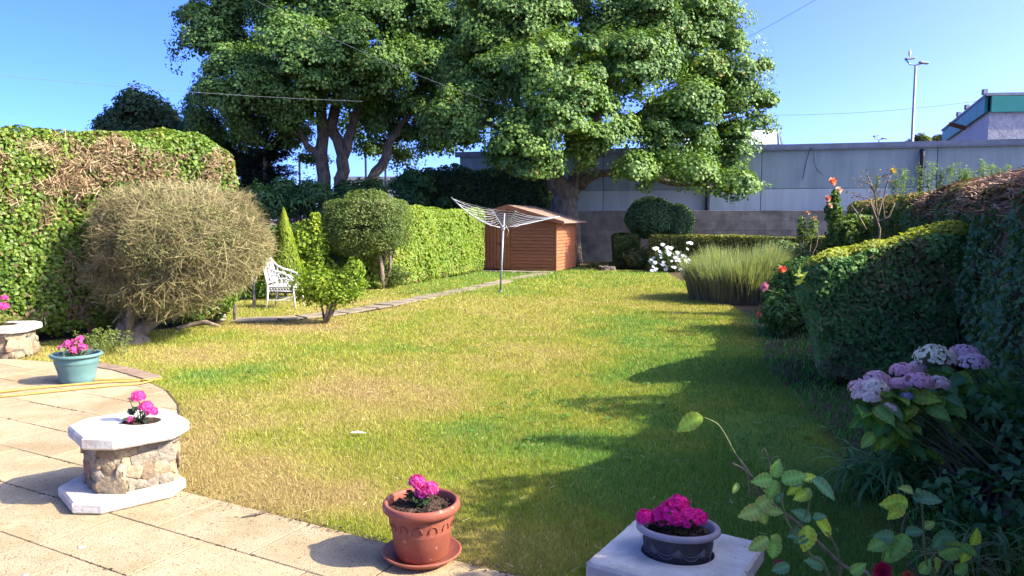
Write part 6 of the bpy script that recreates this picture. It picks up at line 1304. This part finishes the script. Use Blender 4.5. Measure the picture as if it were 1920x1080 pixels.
for k in range(13):
    a0 = -math.pi / 2 + (k - 0.0) * 2 * math.pi / 13; b = MB(); b.tube([tpt(a0 + 0.14 * math.cos(q), 0.192 + 0.036 * math.sin(q) ** 0.8) for q in np.linspace(0.001, math.pi - 0.001, 9)], 0.0026, 5); b.obj('arch_relief', M_terra, tp_, True)
soil_disc(tp_, tx, ty, 0.268, 0.162, amp=0.03)
geranium('small pink geranium with dark leaves in the terracotta pot', (tx - 0.02, ty, 0.275), ((0.0, 0, 0.125, 0.034, 30), (0.06, 0.0, 0.09, 0.036, 22), (0.025, 0, 0.075, 0.03, 16)), 0.06, 16, PINK2, False, ((0.012, 0.025, 0.012), (0.025, 0.045, 0.02), (0.03, 0.06, 0.02)))
# teal pot
qx, qy = -4.52, 7.78
q_ = thing('teal_pot', 'wide blue green plastic pot on the patio by the hose', 'plant pot', (qx, qy, 0.014)); G0 = 0.014
b = MB(); b.lathe([(0, 0), (0.172, 0), (0.180, 0.006), (0.186, 0.05), (0.200, 0.12), (0.222, 0.19), (0.228, 0.215), (0.233, 0.22), (0.232, 0.232), (0.236, 0.285)], 48, (qx, qy, G0)); b.obj('body', M_teal, q_, True)
b = MB(); b.lathe([(0.236, 0.282), (0.262, 0.284), (0.272, 0.292), (0.272, 0.308), (0.264, 0.318), (0.246, 0.318), (0.234, 0.308), (0.228, 0.25)], 48, (qx, qy, G0)); b.obj('rim', M_teal, q_, True)
soil_disc(q_, qx, qy, G0 + 0.255, 0.228)
q_.scale = (0.9, 0.9, 0.95)
geranium('pink geranium spilling over the teal pot', (qx + 0.02, qy, G0 + 0.26), ((-0.08, -0.03, 0.13, 0.05, 22), (0.0, -0.02, 0.15, 0.05, 22), (0.08, -0.05, 0.10, 0.04, 16), (-0.14, -0.05, 0.10, 0.03, 10), (0.0, -0.08, 0.08, 0.04, 14), (0.02, 0.02, 0.19, 0.03, 8)), 0.17, 46, (0.78, 0.12, 0.38), False, ((0.05, 0.09, 0.03), (0.10, 0.15, 0.05), (0.18, 0.2, 0.08)))
# hose
b = MB(); b.tube([P(-60, 743, 0.026), P(60, 728, 0.026), P(130, 722, 0.026), P(200, 716, 0.03), P(255, 714, 0.026), P(285, 712, 0.012), P(310, 711, -0.04)], 0.011, 7)
b.tube([P(-60, 750, 0.026), P(40, 740, 0.026), P(130, 731, 0.026), P(200, 724, 0.026), P(262, 719, 0.03), P(285, 714, 0.03), P(262, 712, 0.03), P(180, 712, 0.03), P(150, 713, 0.026)], 0.009, 7)
o = b.obj('garden_hose', M_hose, None, True); tag(o, 'yellow garden hose lying across the patio onto the grass', 'hose')
# a pale feather on the lawn and litter
c = P(672, 811, 0.035); V, Fq = leaf_geo(np.array([c[:]]), np.array([[0.1, -0.3, 0.95]]), 0.13, 0.22, 0.05, np.array([[1.0, 0.12, 0.02]])); o = link('feather', mesh_np('feather', V, Fq), M_paper); tag(o, 'pale feather lying on the lawn', 'feather')
n = 700; d = 3 + 9 * R.random(n) ** 1.3; u = R.uniform(-0.7, 0.7, n); x, y = u * d, d; m = in_poly(x, y, LAWN); x, y = x[m], y[m]; n = len(x); pp = np.c_[x, y, gz(x, y) + R.uniform(0.015, 0.04, n)]; dd = rdir(n) * np.array((1, 1, 0.15)); V, Fq = ribbon_geo(pp - dd * R.uniform(0.01, 0.05, (n, 1)), pp + dd * 0.03, 0.003)
o = link('grass_clippings', mesh_np('grass_clippings', *merge((V, Fq, ramp([(0.45, 0.36, 0.17), (0.6, 0.52, 0.28)], R.random(n))))), M_twig, kind='stuff'); tag(o, 'dry pale grass clippings scattered over the lawn', 'clippings')
# crumbs of moss and dirt in the patio joints
n = 4200; b = MB()
rowsn = [n0 + k * CW for k in range(-5, 6)]
for _ in range(n):
    na = rowsn[R.integers(0, len(rowsn))] + R.normal(0, 0.006); ua = R.uniform(-8, 1.5); x, y = ua * CU - na * SU, ua * SU + na * CU
    if y < 2.5 or not in_poly(np.array([x]), np.array([y]), PATIO)[0] or vn(np.array([[x, y]]), 2.0, 9)[0] < 0.45: continue
    s = R.uniform(0.003, 0.009); b.box((x, y, 0.008), (s, s * 0.8, s * 0.6), Matrix.Rotation(R.uniform(0, 3), 4, 'Z'))
o = b.obj('joint_moss', M_soil, patio, kind='stuff')

# dry litter and moss along the ragged edge between patio and lawn
n = 1100; s = R.uniform(-2.6, 1.2, n); off = R.normal(0.0, 0.055, n) * (0.6 + 1.6 * (np.abs(s + 1.9) < 0.5)); x = s; y = (n0 - (-x * SU)) / CU + off
pp = np.c_[x, y, R.uniform(0.012, 0.025, n)]; dd = rdir(n) * np.array((1, 1, 0.2)); V, Fq = ribbon_geo(pp - dd * R.uniform(0.004, 0.03, (n, 1)), pp + dd * 0.012, R.uniform(0.002, 0.006, n))
o = link('edge_litter', mesh_np('edge_litter', *merge((V, Fq, ramp([(0.05, 0.03, 0.02), (0.14, 0.09, 0.05), (0.3, 0.22, 0.11)], R.random(n))))), M_twig, kind='stuff'); tag(o, 'dark dry litter and moss along the lawn edge of the patio', 'litter')
b = MB(); b.tube([P(452, 970, 0.02), P(480, 964, 0.028), P(498, 960, 0.02)], [0.003, 0.006, 0.009], 6); o = b.obj('twig', M_bark); tag(o, 'small dark twig lying on the patio near the lawn edge', 'twig')
# low weeds in the turf
n = 900; x = R.uniform(-4.5, 2.4, n); y = 2.8 + 8 * R.random(n) ** 1.4; k = in_poly(x, y, LAWN) & (vn(np.c_[x, y], 0.9, 55) > 0.56) & (dryness(x, y) < 0.5); x, y = x[k], y[k]; g = []
for i in range(len(x)):
    q = 6; a = R.uniform(0, 6.28) + np.arange(q) * 1.05; L = R.uniform(0.012, 0.03); o_ = np.c_[np.cos(a), np.sin(a), np.full(q, 0.35)]; pp = np.array((x[i], y[i], gz(x[i:i + 1], y[i:i + 1])[0] + 0.012)) + o_ * L * 0.8
    V, Fq = leaf_geo(pp, unit(np.c_[R.normal(0, 0.3, (q, 2)), np.ones(q)]), L * 1.5, 0.5, 0.08, unit(o_)); g.append((V, Fq, np.tile(np.array([(0.10, 0.21, 0.04)]) * R.uniform(0.7, 1.3), (q, 1))))
o = link('lawn_weeds', mesh_np('lawn_weeds', *merge(*g)), M_leaf, kind='stuff'); tag(o, 'small flat rosette weeds growing in the lawn turf', 'weeds')

# bird droppings on the slabs
for px, py, r_, lab in ((152, 1026, 0.012, 'white bird dropping on the patio in front of the stone planter'), (48, 1078, 0.010, 'white bird dropping at the bottom left corner of the patio'), (570, 748, 0.0, '')):
    if r_: c = P(px, py, 0.0135); V, Fq = icos((c.x, c.y, 0.0135), (r_ * 1.6, r_, 0.002), 2, 0.5, int(px)); o = link('bird_dropping', mesh_np('bird_dropping', V, Fq, None, True), M_gull); tag(o, lab, 'dropping')
